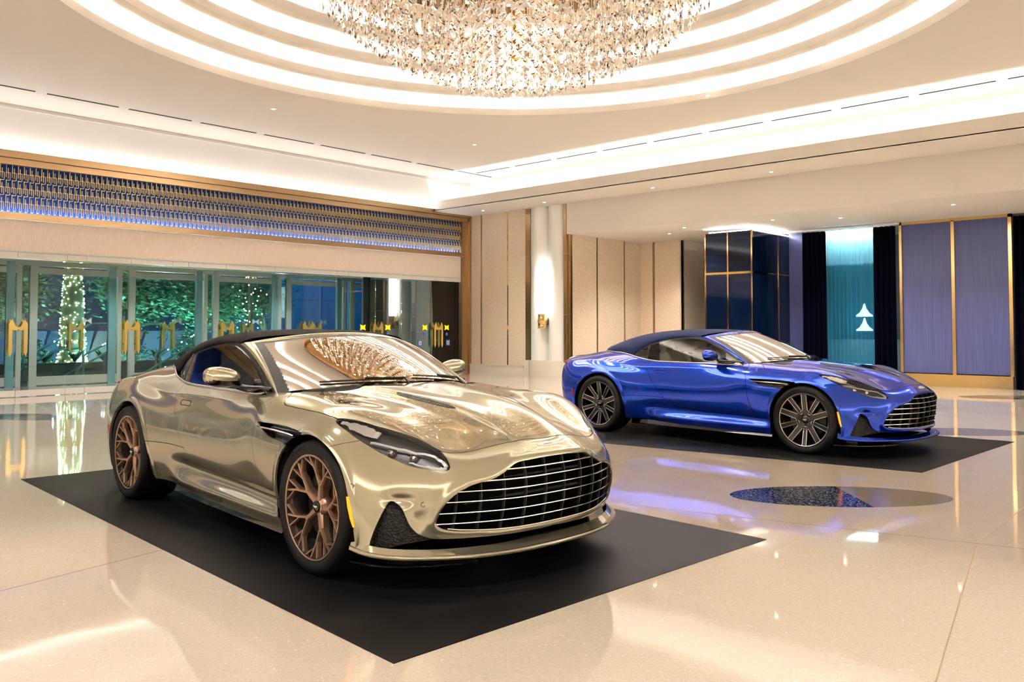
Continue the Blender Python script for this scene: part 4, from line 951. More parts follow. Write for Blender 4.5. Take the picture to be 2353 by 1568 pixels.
# pillar outer edge & header rear edge
def hdr(s): return np.array([1.365+.205*(1-s*s),.683*s,1.213+.076*(1-abs(s)**2.3)])
PO=curvesample([(1.365,.683,1.213),(1.52,.698,1.168),(1.70,.722,1.095),(1.86,.746,1.010),(1.99,.765,.940),(2.045,.775,.915)],4)
def pillar(sgn):
    n=len(PO); I=[ws(1,1-i/(n-1)*1.02)*[1,sgn,1] for i in range(n)]; P=[]
    for i in range(n):
        a=PO[i]*[1,sgn,1]; b=I[i]; mid=(a+b)/2+np.array([.25,.30*sgn,.9])*.012
        row=[]
        for k in np.linspace(0,1,9): row.append((1-k)**2*a+2*k*(1-k)*(2*mid-(a+b)/2)+k*k*b)
        P.append(row)
    return gridmesh(np.array(P),flip=(sgn<0))
def header():
    P=[]
    for s in SS:
        a=hdr(s); b=ws(s,1.0); mid=(a+b)/2+np.array([.2,0,1])*.010
        P.append([(1-k)**2*a+2*k*(1-k)*(2*mid-(a+b)/2)+k*k*b for k in np.linspace(0,1,7)])
    return gridmesh(np.array(P))
CARM['header']=npm('windscreen_frame',join(pillar(1),pillar(-1),header()),None)
TE=curvesample([(-.43,.04,1.03),(-.385,.25,1.03),(-.30,.40,1.03),(-.16,.53,1.03),(.03,.612,1.022),(.2,.662,1.010),(.36,.706,.992),(.44,.716,1.025),(.53,.716,1.080),(.66,.716,1.133),(.84,.713,1.182),(1.03,.706,1.212),(1.22,.694,1.222),(1.365,.683,1.215)],3)
TC=curvesample([(-.44,0,1.035),(-.41,0,1.05),(-.36,0,1.075),(-.28,0,1.112),(-.16,0,1.158),(-.02,0,1.202),(.14,0,1.241),(.28,0,1.266),(.46,0,1.288),(.66,0,1.303),(.88,0,1.313),(1.12,0,1.316),(1.36,0,1.309),(1.57,0,1.290)],3)
def softtop(off=0):
    P=[]
    for E,C in zip(TE,TC):
        row=[]
        for ph in np.linspace(-PI/2,PI/2,49):
            e=2/2.25; s=math.copysign(abs(math.sin(ph))**e,ph); c=max(math.cos(ph),0)**e
            row.append((C[0]+(E[0]-C[0])*s*s,(E[1]-off)*s,E[2]-.0+(C[2]-off-E[2])*c))
        P.append(row)
    return gridmesh(np.array(P),flip=False)
st=softtop()
CARM['soft_top']=npm('soft_top',st,None)
hl=softtop(.03); CARM['headliner']=npm('headliner',(hl[0]-[0,0,.004],-hl[1],[f[::-1] for f in hl[2]]),mat('headliner_grey',(.10,.095,.085),.9))
# side glass
def sgy(x,z): return .800-.37*(z-.925)-.42*max(0,.80-x)**2+.0*x
GO=[(.385,.985),(.45,1.022),(.54,1.074),(.67,1.126),(.85,1.172),(1.04,1.200),(1.22,1.210),(1.355,1.203),(1.52,1.158),(1.70,1.085),(1.86,1.000),(1.985,.930),(1.99,.905),(1.3,.905),(.75,.905),(.62,.930),(.50,.955)]
def planepanel(conds_poly,res=.012,inset=0,yoff=0,extra=None):
    xs=np.arange(.34,2.08,res); zs=np.arange(.88,1.24,res)
    P=np.array([[(x,sgy(x,z)+yoff,z) for z in zs] for x in xs]); Nn=gridmesh(P)[1].reshape(P.shape)
    Nn=np.where(Nn[...,1:2]<0,-Nn,Nn)
    fs=[polysd(P[...,0],P[...,2],conds_poly)-inset]+([extra(P)] if extra else [])
    global S1,N1
    a,b=S1,N1; S1,N1=P,Nn; r=panel(fs); S1,N1=a,b
    V,N,F=r; return V,N,[f[::-1] for f in F]
CG=curvesample(GO[:12],3); GOP=list(map(tuple,CG))+GO[12:]
sgl=planepanel(GOP,inset=.004)
CARM['side_windowL']=npm('side_window',sgl,K_SGLASS); CARM['side_windowR']=npm('side_window',mirror(*sgl),K_SGLASS)
seal=planepanel(GOP,inset=-.016,yoff=-.004,extra=lambda P:-(polysd(P[...,0],P[...,2],GOP)-.012))
CARM['window_sealL']=npm('window_seal',seal,K_DARK); CARM['window_sealR']=npm('window_seal',mirror(*seal),K_DARK)
div=planepanel([(.632,.9),(.662,.9),(.672,1.14),(.642,1.13)],yoff=.002); sail=planepanel([(1.80,.90),(2.02,.90),(1.86,.995),(1.76,1.045)],yoff=.004)
dv=join(div,sail)
CARM['window_barL']=npm('window_divider',dv,K_BLACK); CARM['window_barR']=npm('window_divider',mirror(*dv),K_BLACK)
# belt trim (bright line round the cabin)
def beltpath(s):
    pts=[(-.43,0),(-.41,.16),(-.33,.37),(-.20,.50),(-.06,.578),(.03,.612),(.141,.642),(.25,.685),(.36,.724),(.47,.758),(.56,.774),(.66,.788),(.80,.798),(1.0,.805),(1.3,.812),(1.62,.814),(1.85,.808),(1.98,.795)]
    return [(x,s*(y+.001),topz(x,y)+.004) for x,y in curvesample(pts,3)]
for s,k in ((1,'L'),(-1,'R')):
    CARM['belt_trim'+k]=MB().tube(beltpath(s),.0085,8,sq=1.1).mesh('belt_trim',K_CHROME,True)
# ---- grille
gb=MB(); ys=np.linspace(-.665,.665,41)
def gtop(y):
    q=[(b,a) for a,b in GRILLE[1:-1]]
    up=[(yy,zz) for yy,zz in q if True]
    zz=[];y=abs(y)
    for i in range(len(q)-1):
        (y0,z0),(y1,z1)=q[i],q[i+1]
        if (y0-y)*(y1-y)<=0 and y0!=y1: zz.append(z0+(z1-z0)*(y-y0)/(y1-y0))
    return (min(zz),max(zz)) if zz else (None,None)
def ghalf(z):
    q=[(b,a) for a,b in GRILLE[1:-1]]; out=0
    for i in range(len(q)-1):
        (y0,z0),(y1,z1)=q[i],q[i+1]
        if (z0-z)*(z1-z)<=0 and z0!=z1: out=max(out,y0+(y1-y0)*(z-z0)/(z1-z0))
    return out
SLZ=[.596,.547,.499,.448,.392,.338]
def slat(z):
    h=ghalf(z)+.006; b=MB(); V=[];n=45
    for y in np.linspace(-h,h,n):
        x=frontx(y,z)-.010; nx=1.;ny=y*1.0
        for dx,dz in ((0,-.0030),(.0012,0),(0,.0035),(-.028,.0075),(-.028,-.0045)): V.append((x+dx,y*(1+dx*.2),z+dz))
    F=[]
    for i in range(n-1):
        for j in range(5): F.append((i*5+j,i*5+(j+1)%5,(i+1)*5+(j+1)%5,(i+1)*5+j))
    b.add(V,F,0); return b.mesh('grille_slat',K_CHROME)
CARM['slats']=[slat(z) for z in SLZ]
CARM['vanes']=[]
for y in (-.575,-.46,-.34,-.21,-.07,.07,.21,.34,.46,.575):
    a,b_=gtop(y); b=MB(); V=[];n=12
    for z in np.linspace(a-.01,b_+.01,n):
        x=frontx(y,min(max(z,.29),.63))-.016
        for dx,dy in ((0,-.0018),(0,.0018),(-.02,.0018),(-.02,-.0018)): V.append((x+dx,y+dy,z))
    F=[(i*4+j,i*4+(j+1)%4,(i+1)*4+(j+1)%4,(i+1)*4+j) for i in range(n-1) for j in range(4)]
    CARM['vanes'].append(b.add(V,F).mesh('grille_vane',K_SATIN if False else mat('vane_grey',(.09,.095,.10),.35,.7) if not CARM['vanes'] else CARM['vanes'][0].materials[0]))
# dark back of grille: same outline pushed in
V=[];n=len(gp)
q=curvesample(np.vstack([gp,gp[:1]]),1)[:-1]; m_=len(q)
V=[(frontx(y,z)-.0,y*1.01,z) for y,z in q]+[(frontx(y,z)-.16,y*.98,z) for y,z in q]
F=[(i,(i+1)%m_,(i+1)%m_+m_,i+m_) for i in range(m_)]+[tuple(range(2*m_-1,m_-1,-1))]
CARM['grille_duct']=mesh('grille_duct',V,F,K_SHADOW)
rad=MB().box((3.40,-.46,.31),(3.46,.46,.56))
rad.box((3.46,-.44,.40),(3.468,.44,.412),1); rad.box((3.46,-.44,.50),(3.468,.44,.512),1)
CARM['radiator']=rad.mesh('radiator',[K_SHADOW,mat('radiator_fin',(.05,.05,.05),.5,.5)])
bt=[(frontx(y,.295)+.002,y,zz) for y,zz in [(y,{0:.290}.get(0)+.0) for y in np.linspace(-.60,.60,41)]]
bt=[(frontx(y,.30)-.004,y,np.interp(abs(y),[0,.27,.39,.484,.56,.61],[.292,.293,.295,.300,.306,.316])) for y in np.linspace(-.61,.61,41)]
CARM['grille_trim']=MB().tube(bt,.0055,6).mesh('grille_trim',K_CHROME,True)
# ducts
dq=[np.array(p) for p in DUCT[:16]]
dm=offset(panel([f_duct+.006]),.045)
CARM['intake_mesh']=npm('intake_mesh',both(dm),K_MESH)
# headlamp
lens=panel([f_head-.003]); hous=panel([f_head+.004],2)
inn=offset(hous,.045)
def walls(m,d0,d1):
    V,N,F=m; from collections import Counter
    c=Counter((min(p[a],p[(a+1)%len(p)]),max(p[a],p[(a+1)%len(p)])) for p in F for a in range(len(p)))
    Vo=[];Fo=[]
    for p in F:
        for a in range(len(p)):
            i,j=p[a],p[(a+1)%len(p)]
            if c[(min(i,j),max(i,j))]==1:
                o=len(Vo); Vo+=[V[i]-N[i]*d0,V[j]-N[j]*d0,V[j]-N[j]*d1,V[i]-N[i]*d1]; Fo.append([o,o+1,o+2,o+3])
    return np.array(Vo),Fo
wv,wf=walls(hous,.002,.046)
hV=np.concatenate([inn[0],wv]); hF=inn[2]+[[i+len(inn[0]) for i in f] for f in wf]
e1,e2=proj3((.5,.62,.6)); _LP=lens[0]; _LN=lens[1]
def onlens(p,d):
    dd=((_LP-np.array(p))**2).sum(1); i=dd.argmin(); return tuple(_LP[i]-_LN[i]*d)
def pathlens(pts,d): return [onlens(p,d) for p in curvesample(pts,4)]
drl=pathlens([(3.19,.835,.735),(3.27,.785,.728),(3.36,.71,.700),(3.43,.645,.680)],.016)
drl2=pathlens([(3.43,.640,.682),(3.49,.605,.655),(3.522,.60,.628),(3.515,.622,.614),(3.46,.672,.622),(3.38,.728,.640)],.014)
top1=pathlens([(2.98,.882,.832),(3.05,.862,.818),(3.14,.825,.790),(3.2,.79,.775)],.014)
def ribbon(P,wd,N_=(.5,.62,.6),t=.004):
    b=MB(); N_=np.array(N_)/np.linalg.norm(N_); V=[]
    P=[np.array(p) for p in P]
    for i,p in enumerate(P):
        tg=P[min(i+1,len(P)-1)]-P[max(i-1,0)]; tg/=np.linalg.norm(tg)+1e-9; s=np.cross(tg,N_); s/=np.linalg.norm(s)+1e-9
        ww=wd[i*len(wd)//len(P)] if hasattr(wd,'__len__') else wd
        V+=[p+s*ww,p-s*ww,p-s*ww-N_*t,p+s*ww-N_*t]
    F=[(i*4+j,i*4+(j+1)%4,(i+1)*4+(j+1)%4,(i+1)*4+j) for i in range(len(P)-1) for j in range(4)]
    F+=[(0,1,2,3),tuple(len(V)-4+k for k in (3,2,1,0))]
    return b.add(V,F)
def flipY(me_src,name):
    me=me_src.copy(); me.name=name
    co=np.zeros(len(me.vertices)*3); me.vertices.foreach_get('co',co); co=co.reshape(-1,3); co[:,1]*=-1; me.vertices.foreach_set('co',co.ravel())
    me.flip_normals(); me.update(); return me
proj=MB()
for c in ((3.285,.765,.690),(3.375,.700,.668)):
    o=np.array(onlens(c,.035)); n_=np.array((.80,.45,.25)); n_/=np.linalg.norm(n_); a=np.cross(n_,[0,0,1.]);a/=np.linalg.norm(a);b_=np.cross(a,n_)
    Vp=[];rings=[(.026,-.004),(.026,.006),(.021,.007),(.018,.012),(.011,.018),(.0,.020)]
    for r_,h in rings:
        for k in range(16): Vp.append(o+n_*h+a*r_*math.cos(k*PI/8)+b_*r_*math.sin(k*PI/8))
    Fp=[(i*16+k,i*16+(k+1)%16,(i+1)*16+(k+1)%16,(i+1)*16+k) for i in range(5) for k in range(16)]
    proj.add(Vp,Fp)
HM={'lens':npm('lens',lens,K_LENS),'housing':mesh('lamp_housing',hV,hF,K_LAMPIN),'drl':ribbon(drl,.006).mesh('light_bar',K_LAMPW),
    'drl2':ribbon(drl2,[.006,.009,.009,.007,.004]).mesh('light_guide',K_LAMPW),'top':ribbon(top1,[.010,.022,.026,.02]).mesh('upper_reflector',mat('lamp_reflector',(.75,.73,.70),.25,.5)),'proj':proj.mesh('projector',K_CHROME,True)}
HMR={k:flipY(v,v.name) for k,v in HM.items()}
HMR['lens']=npm('lens',mirror(*lens),K_LENS)
# side vent
vt=offset(panel([f_vent+.004,-f_arch-.004]),.05); wv,wf=walls(panel([f_vent+.002,-f_arch-.004]),.0,.05)
vV=np.concatenate([vt[0],wv]); vF=vt[2]+[[i+len(vt[0]) for i in f] for f in wf]
CARM['ventL']=mesh('side_vent',vV,vF,K_BLACK); CARM['ventR']=flipY(CARM['ventL'],'side_vent')
stp=[(x,sidey(x,z)+.004,z) for x,z in [(2.185+(2.640-2.185)*i/12,np.interp(i/12,[0,1],[.743,.727])) for i in range(13)]]
b=MB(); V=[]
for i,(x,y,z) in enumerate(stp):
    hh=.010-.003*abs(i-6)/6*(1 if i>6 else 2); V+=[(x,y,z-hh*.8),(x,y+.004,z),(x,y,z+hh*.8),(x,y-.025,z+hh*.5),(x,y-.025,z-hh*.5)]
F=[(i*5+j,i*5+(j+1)%5,(i+1)*5+(j+1)%5,(i+1)*5+j) for i in range(12) for j in range(5)]+[(4,3,2,1,0),tuple(60+k for k in range(5))]
CARM['strakeL']=b.add(V,F).mesh('side_strake',K_CHROME); CARM['strakeR']=flipY(CARM['strakeL'],'side_strake')
# splitter (body colour) and black under-splitter
SO=curvesample([(3.165,.942,.205),(3.25,.915,.186),(3.35,.872,.180),(3.43,.818,.178),(3.52,.722,.178),(3.61,.590,.178),(3.68,.440,.178),(3.722,.25,.178),(3.738,0,.178)],4)
SI=curvesample([(3.16,.925,.250),(3.225,.908,.240),(3.285,.88,.228),(3.34,.835,.219),(3.42,.755,.214),(3.50,.645,.211),(3.57,.49,.209),(3.62,.27,.208),(3.635,0,.208)],4)
def splitter():
    rows=[]
    for o,i in zip(SO,SI):
        rows.append([i,i*.5+o*.5+np.array([0,0,-.008]),o*.93+i*.07+np.array([0,0,.010]),o+np.array([0,0,.006]),o,o+np.array([-.004,0,-.006]),i*.35+o*.65-np.array([0,0,.02]),i-np.array([.02,0,.05])])
    P=np.array(rows); P2=np.concatenate([P,P[:-1][::-1]*[1,-1,1]]); return P2
SPv=splitter(); _a=gridmesh(SPv)
CARM['front_splitter']=mesh('front_splitter',_a[0],[f[::-1] for f in _a[2]],None); 
SPmesh=CARM['front_splitter']; smoothby(SPmesh,40)
und=[(3.10,.90),(3.22,.87),(3.33,.81),(3.43,.70),(3.50,.58),(3.56,.42)]
b=MB()
for s in (1,-1):
    V=[]
    for x,y in curvesample(und,3): V+=[(x,s*y,.116),(x,s*y,.124),(x-.16,s*y*.9,.135),(x-.16,s*y*.9,.125)]
    F=[(i*4+j,i*4+(j+1)%4,(i+1)*4+(j+1)%4,(i+1)*4+j) for i in range(len(V)//4-1) for j in range(4)]; b.add(V,F)
b.box((3.02,-.74,.135),(3.28,.74,.175)); b.box((3.28,-.50,.14),(3.50,.50,.170))
CARM['under_splitter']=b.mesh('under_splitter',K_BLACK)
# sill strip
b=MB()
for s in (1,-1):
    V=[]
    for x,y in [(.44,.80),(.7,.855),(1.2,.885),(1.8,.905),(2.42,.915)]:
        zt=np.interp(x,[.44,.6,2.42],[.215,.208,.180]); V+=[(x,s*y,.140),(x,s*(y+.004),.146),(x,s*(y-.012),zt),(x,s*(y-.12),zt),(x,s*(y-.12),.14)]
    F=[(i*5+j,i*5+(j+1)%5,(i+1)*5+(j+1)%5,(i+1)*5+j) for i in range(4) for j in range(5)]+[(0,1,2,3,4),(24,23,22,21,20)]; b.add(V,F)
CARM['sill']=b.mesh('sill_strip',K_BLACK)
b=MB(); b.box((.42,-.80,.13),(2.42,.80,.20)); b.box((-.6,-.60,.16),(.42,.60,.28)); b.box((2.42,-.58,.13),(3.3,.58,.25))
CARM['underbody']=b.mesh('underbody',K_SHADOW)
# wheel wells
b=MB()
for xa,r_,yi in ((2.805,.398,.60),(0,.404,.56)):
    for s in (1,-1):
        V=[];n=20
        for i in range(n+1):
            a=-.30+(PI+.6)*i/n
            for y in (.945,.75,yi): V.append((xa+r_*math.cos(a),s*y,.358+r_*math.sin(a)))
        F=[(i*3+j,i*3+j+1,(i+1)*3+j+1,(i+1)*3+j) for i in range(n) for j in range(2)]
        F.append(tuple(i*3+2 for i in range(n+1)))
        b.add(V,F)
CARM['wells']=b.mesh('wheel_wells',K_SHADOW)
# mirror
def mirrorparts():
    # blob in local frame centred at (1.70,.965,1.00)
    def blob(u0,u1,cut):
        P=[]
        for i in range(17):
            a=-PI/2+PI*i/16; row=[]
            for j in range(25):
                b_=2*PI*j/24; e=.82
                cx=math.copysign(abs(math.cos(b_))**e,math.cos(b_)); sx_=math.copysign(abs(math.sin(b_))**e,math.sin(b_))
                ca=math.cos(a)**.75 if math.cos(a)>0 else 0; sa=math.sin(a)
                y=sa*.122; x=cx*ca*.085*(1+.0*sa); z=sx_*ca*.066*(1.0+.10*sa)
                if x<0: x*=.45      # flat glass side faces rearwards
                z+=-.05*max(0,x)*0
                row.append((1.655+x,.945+y,1.010+z+.010*(y/.12)))
            P.append(row)
        return np.array(P)
    P=blob(0,1,0); V,N,F=gridmesh(P,flip=True)
    top=[f for f in F if np.mean([V[i][2] for i in f])>=.992]; bot=[f for f in F if np.mean([V[i][2] for i in f])<.992]
    return V,N,top,bot
V,N,tp,bo=mirrorparts()
CARM['mir_capL']=mesh('mirror_cap',V,tp,None,N=N); CARM['mir_lowL']=mesh('mirror_base',V,bo,K_BLACK,N=N)
CARM['mir_capR']=mesh('mirror_cap',V*[1,-1,1],[f[::-1] for f in tp],None,N=N*[1,-1,1]); CARM['mir_lowR']=mesh('mirror_base',V*[1,-1,1],[f[::-1] for f in bo],K_BLACK,N=N*[1,-1,1])
am=MB().tube([(1.70,.86,.962),(1.74,.84,.950),(1.80,.81,.947),(1.90,.79,.948),(1.985,.775,.938)],[.030,.024,.018,.022,.030],10,sq=.55)
am.tube([(1.90,.80,.940),(1.80,.835,.920),(1.72,.87,.935)],[.012,.016,.010],8,sq=.5)
CARM['mir_armL']=am.mesh('mirror_arm',K_BLACK,True); CARM['mir_armR']=flipY(CARM['mir_armL'],'mirror_arm')
# hood vents: dark mesh crescents lying on the bonnet surface
HVP=[(2.672,.312),(2.72,.322),(2.82,.318),(2.93,.302),(3.04,.280),(3.12,.258),(3.168,.238),(3.12,.243),(3.0,.262),(2.86,.284),(2.74,.300)]
f_hv=np.where(Zc>.7,polysd(X,Y,curvesample(np.vstack([HVP,HVP[:1]]),4)[:-1]),-1.)
hv=offset(panel([f_hv]),-.0018)
CARM['hood_vent']=npm('hood_vent',join(hv,mirror(*hv)),K_MESH)
# side markers, sensors, handle, badge
def patch(poly2,yoff,mt,name,th_=.004):
    # poly in (x,z) on side surface
    c=np.mean(poly2,0); P=[]; n=len(poly2)
    for k in (0,1):
        for x,z in poly2: P.append((x,sidey(x,z)+yoff*(1 if k else -1.),z))
    F=[tuple(range(n,2*n))[::-1]]+[(i,(i+1)%n,(i+1)%n+n,i+n) for i in range(n)]
    return mesh(name,P,F,mt)
CARM['markerL']=patch([(3.172,.470),(3.186,.470),(3.199,.42),(3.206,.36),(3.210,.32),(3.200,.316),(3.189,.36),(3.180,.42)],.0035,K_AMBER,'side_marker')
CARM['markerR']=flipY(CARM['markerL'],'side_marker')
CARM['rmarkerL']=patch([(-.455,.53),(-.44,.54),(-.425,.47),(-.43,.42),(-.445,.42),(-.452,.47)],.004,K_RED,'rear_marker'); CARM['rmarkerR']=flipY(CARM['rmarkerL'],'rear_marker')
def ringm(c,n_,r0,r1,mt,name,h=.002):
    n_=np.array(n_,float); n_/=np.linalg.norm(n_); a=np.cross(n_,[0,0,1.]);a/=np.linalg.norm(a);b_=np.cross(a,n_); V=[]
    for r_ in (r0,r1):
        for k in range(20): V.append(np.array(c)+n_*h+a*r_*math.cos(k*PI/10)+b_*r_*math.sin(k*PI/10))
    return mesh(name,V,[(k,(k+1)%20,(k+1)%20+20,k+20) for k in range(20)],mt)
def sensor(c,n_):
    return ringm(c,n_,.0095,.0125,K_DARK,'parking_sensor')
CARM['sensors']=[]
for s in (1,-1):
    x=3.192;z=.524; CARM['sensors'].append(sensor((x,s*sidey(x,z),z),(.35,s*.93,.05)))
    y=.714;z=.442; CARM['sensors'].append(sensor((frontx(y,z),s*y,z),(.80,s*.6,.05)))
hp=[(.835,.778),(.985,.777),(.997,.786),(.997,.802),(.985,.811),(.835,.811),(.823,.802),(.823,.787)]
b=MB().tube([(x,sidey(x,z)+.0006,z) for x,z in hp],.0022,5,closed=True); CARM['handleL']=b.mesh('door_handle',K_SHADOW); CARM['handleR']=flipY(CARM['handleL'],'door_handle')
def badge():
    hw=[(0,.010),(.012,.0135),(.030,.012),(.050,.0135),(.074,.012),(.078,.004),(.066,-.002),(.052,-.006),(.036,-.010),(.020,-.0125),(.008,-.016),(0,-.0145)]
    P=hw+[(-x,y) for x,y in hw[::-1][1:-1]]; V=[]
    for y,d in P: x=3.652+d*.85-.35*y*y*2; V.append((x,y,topz(x,y)+.004))
    n=len(V); V+= [(v[0],v[1],v[2]-.006) for v in V]
    F=[tuple(range(n))[::-1]]+[(i,(i+1)%n,(i+1)%n+n,i+n) for i in range(n)]
    return MB().add(V,F)
b=badge(); b.box((3.648,-.030,topz(3.652,.0)+.0035),(3.656,.030,topz(3.652,0)+.0052),1)
CARM['badge']=b.mesh('nose_badge',[K_WHITE,mat('badge_centre',(.10,.11,.10),.3,.4)])
# tail lamp
tl=[(-.70,.80,.885),(-.77,.76,.885),(-.80,.745,.86),(-.74,.80,.84),(-.67,.845,.84)]
b=MB()
for s in (1,-1):
    b.tube([(-.70,s*.800,.862),(-.76,s*.765,.868),(-.83,s*.69,.87),(-.885,s*.56,.875),(-.92,s*.35,.88)],.010,6)
CARM['tail_light']=b.mesh('tail_light',K_RED,True)
# wipers
b=MB()
for s0,s1_ in ((.70,.10),(-.05,-.72)):
    pts=[ws(s0+(s1_-s0)*k/8,.035+.05*(k/8)) + np.array([.42,0,.9])*.012 for k in range(9)]
    b.tube(pts,.006,5); b.tube([ws(s0,-.02)+np.array([.05,0,.0]),pts[0]+np.array([0.02,0,.01]),pts[4]+np.array([0,0,.012])],.007,5)
CARM['wipers']=b.mesh('wipers',K_DARK)
cw=[]; 
CARM['cowl']=npm('cowl_panel',wsmesh(-.99,.99,-.16,.02,-.012,36,4),K_DARK)
# interior
def cushion(b,c,s,m=0,r=.3,rot=None):
    P=[];n=9
    for i in range(n):
        a=-PI/2+PI*i/(n-1)
        for j in range(16):
            t=2*PI*j/16; e=.45
            f=lambda q:math.copysign(abs(q)**e,q)
            p=np.array([f(math.cos(a))*f(math.cos(t))*s[0]/2,f(math.cos(a))*f(math.sin(t))*s[1]/2,f(math.sin(a))*s[2]/2])
            if rot is not None: p=rot@p
            P.append(p+np.array(c))
    F=[(i*16+j,i*16+(j+1)%16,(i+1)*16+(j+1)%16,(i+1)*16+j) for i in range(n-1) for j in range(16)]
    b.add(P,F,m)
def ry(a): c,s=math.cos(a),math.sin(a); return np.array([[c,0,s],[0,1,0],[-s,0,c]])
SEAT=[]
for s in (1,-1):
    b=MB(); cushion(b,(1.10,s*.37,.50),(.52,.48,.16)); cushion(b,(.80,s*.37,.78),(.14,.46,.60),rot=ry(-.32)); cushion(b,(.67,s*.37,1.07),(.10,.26,.18),rot=ry(-.25))
    for q in (-1,1): cushion(b,(.84,s*.37+q*.20,.78),(.16,.09,.50),rot=ry(-.32))
    SEAT.append(b.mesh('seat',K_LEATHER,True))
CARM['seats']=SEAT
b=MB(); 
P=surfgrid(lambda u,v:(1.62+.50*u-.10*v*v,.72*v,.905+.02*(1-v*v)-.12*(1-u)**3),np.linspace(0,1,8),np.linspace(-1,1,15)); gm=gridmesh(P); b.add(gm[0],gm[2])
b.box((1.60,-.70,.55),(1.72,.70,.86)); b.box((.9,-.10,.42),(1.66,.10,.66),1)
CARM['dash']=b.mesh('dashboard',[K_LEATHD,K_DARK])
b=MB(); c0=np.array((1.44,.37,.86)); n0=np.array((-.90,0,.42)); a_=np.array((0,1.,0)); b0=np.cross(n0,a_)
b.tube([c0+.185*(a_*math.cos(t)+b0*math.sin(t)) for t in np.linspace(0,2*PI,33)[:-1]],.015,8,closed=True)
for t in (0,PI,-PI/2): b.tube([c0,c0+.18*(a_*math.cos(t)+b0*math.sin(t))],.014,6)
b.tube([c0,c0-n0*.2],.03,8)
CARM['steer']=b.mesh('steering_wheel',K_LEATHER,True)
b=MB(); b.box((.2,-.72,.35),(1.7,.72,.40)); b.box((.25,-.70,.40),(.38,.70,.96)); 
for s in (1,-1): b.box((.36,s*.74-.015,.40),(2.0,s*.74+.015,.90))
CARM['cabin_tub']=b.mesh('cabin_tub',K_LEATHD)
b=MB().box((1.60,-.10,1.165),(1.62,.10,1.215)).tube([(1.62,0,1.20),(1.655,0,1.24)],.01,6); CARM['rvm']=b.mesh('rear_view_mirror',K_DARK)
# exhaust tips etc.
b=MB()
for s in (1,-1):
    for y in (.50,.62): b.lathe([(.045,-.10),(.048,0),(.040,0),(.038,-.09)],16,axis='x',c=(-.80,s*y,.27))
CARM['exhaust']=b.mesh('exhaust',K_BLACK,True)
# ---------------- wheels (outer face towards -Y) ----------------
RF=.2838; TR=.3610
def tyre(wd):
    h=wd/2; pr=[(.262,0.012),(.272,.004),(.283,.004),(.292,-.004),(.315,-.010),(.338,-.006),(.350,.006),(.357,.022),(.3605,.045),(.361,wd/2),(.3605,wd-.045),(.352,wd-.02),(.33,wd+.003),(.29,wd),(.262,wd-.01)]
    return MB().lathe(pr,72,axis='y').mesh('tyre',K_TYRE,True)
def treads(wd):
    b=MB()
    for k in range(72):
        a=2*PI*k/72
        for y0,y1,sk in ((.020,.075,.03),(wd-.075,wd-.02,-.03)):
            V=[]
            for (da,y) in ((0,y0),(.014,y0),(.014+sk,y1),(sk,y1)):
                rr=.3572+.0042*min(1,(min(y,wd-y)-.012)/.03) if True else .361
                V.append(((rr)*math.cos(a+da),y,(rr)*math.sin(a+da)))
            b.add(V,[(0,1,2,3)])
    return b.mesh('tread_grooves',K_SHADOW)
def bar(b,p0,p1,w0,w1,y0,y1,dep,m=0,mf=None,bev=.35):
    """radial bar in the XZ plane, front face at y (towards -Y is out), with chamfers"""
    p0=np.array(p0);p1=np.array(p1);d=(p1-p0)/np.linalg.norm(p1-p0);n=np.array([-d[1],d[0]]); V=[]
    for p,wd,y in ((p0,w0,y0),(p1,w1,y1)):
        for k,yy in ((-1,dep),(-1,dep*.3),(-(1-bev),0),((1-bev),0),(1,dep*.3),(1,dep)):
            q=p+n*wd*k; V.append((q[0],y+yy,q[1]))
    F=[(j,j+1,6+j+1,6+j) for j in range(5)]+[(5,4,3,2,1,0),(6,7,8,9,10,11)]
    o=len(b.F); b.add(V,F,m)
    if mf is not None: b.M[o+2]=mf
def pol(r_,a): return (r_*math.cos(R(a)),r_*math.sin(R(a)))
def rimbase(mt):
    b=MB(); b.lathe([(.262,.012),(.276,.001),(.2838,.0),(.2838,.008)],72,axis='y'); b.lathe([(.262,.012),(.268,.022),(.264,.040)],72,axis='y'); b.lathe([(.264,.040),(.250,.09),(.248,.20)],72,axis='y',m=1)
    return b.mesh('rim_barrel',[mt,K_DARK],True)
def ydep(r_): return .046-.040*(r_/.27)**1.5     # front face depth by radius
def gold_spokes():
    out=[]
    for k in range(5):
        th0=2+72*k; b=MB()
        bar(b,pol(.035,th0),pol(.135,th0),.020,.013,ydep(.03),ydep(.135),.05)
        for s in (-1,1):
            j=pol(.125,th0+s*3); m1=pol(.20,th0+s*14.5); e=pol(.272,th0+s*21.5)
            bar(b,j,m1,.0100,.0078,ydep(.125),ydep(.20),.042); bar(b,m1,e,.0078,.0070,ydep(.20),ydep(.272),.036)
            bar(b,pol(.185,th0+s*12),pol(.270,th0+s*8.2),.0050,.0060,ydep(.185)+.001,ydep(.27),.03)
            bar(b,pol(.215,th0+s*16.3),pol(.270,th0+s*33.),.0048,.0055,ydep(.215)+.001,ydep(.27),.028)
        out.append(b.mesh('spoke',K_BRONZE))
    return out
K_SPB=mat('spoke_black',(.008,.008,.009),.22,.0,coat=.5); K_SPS=mat('spoke_machined',(.80,.79,.78),.18,1)
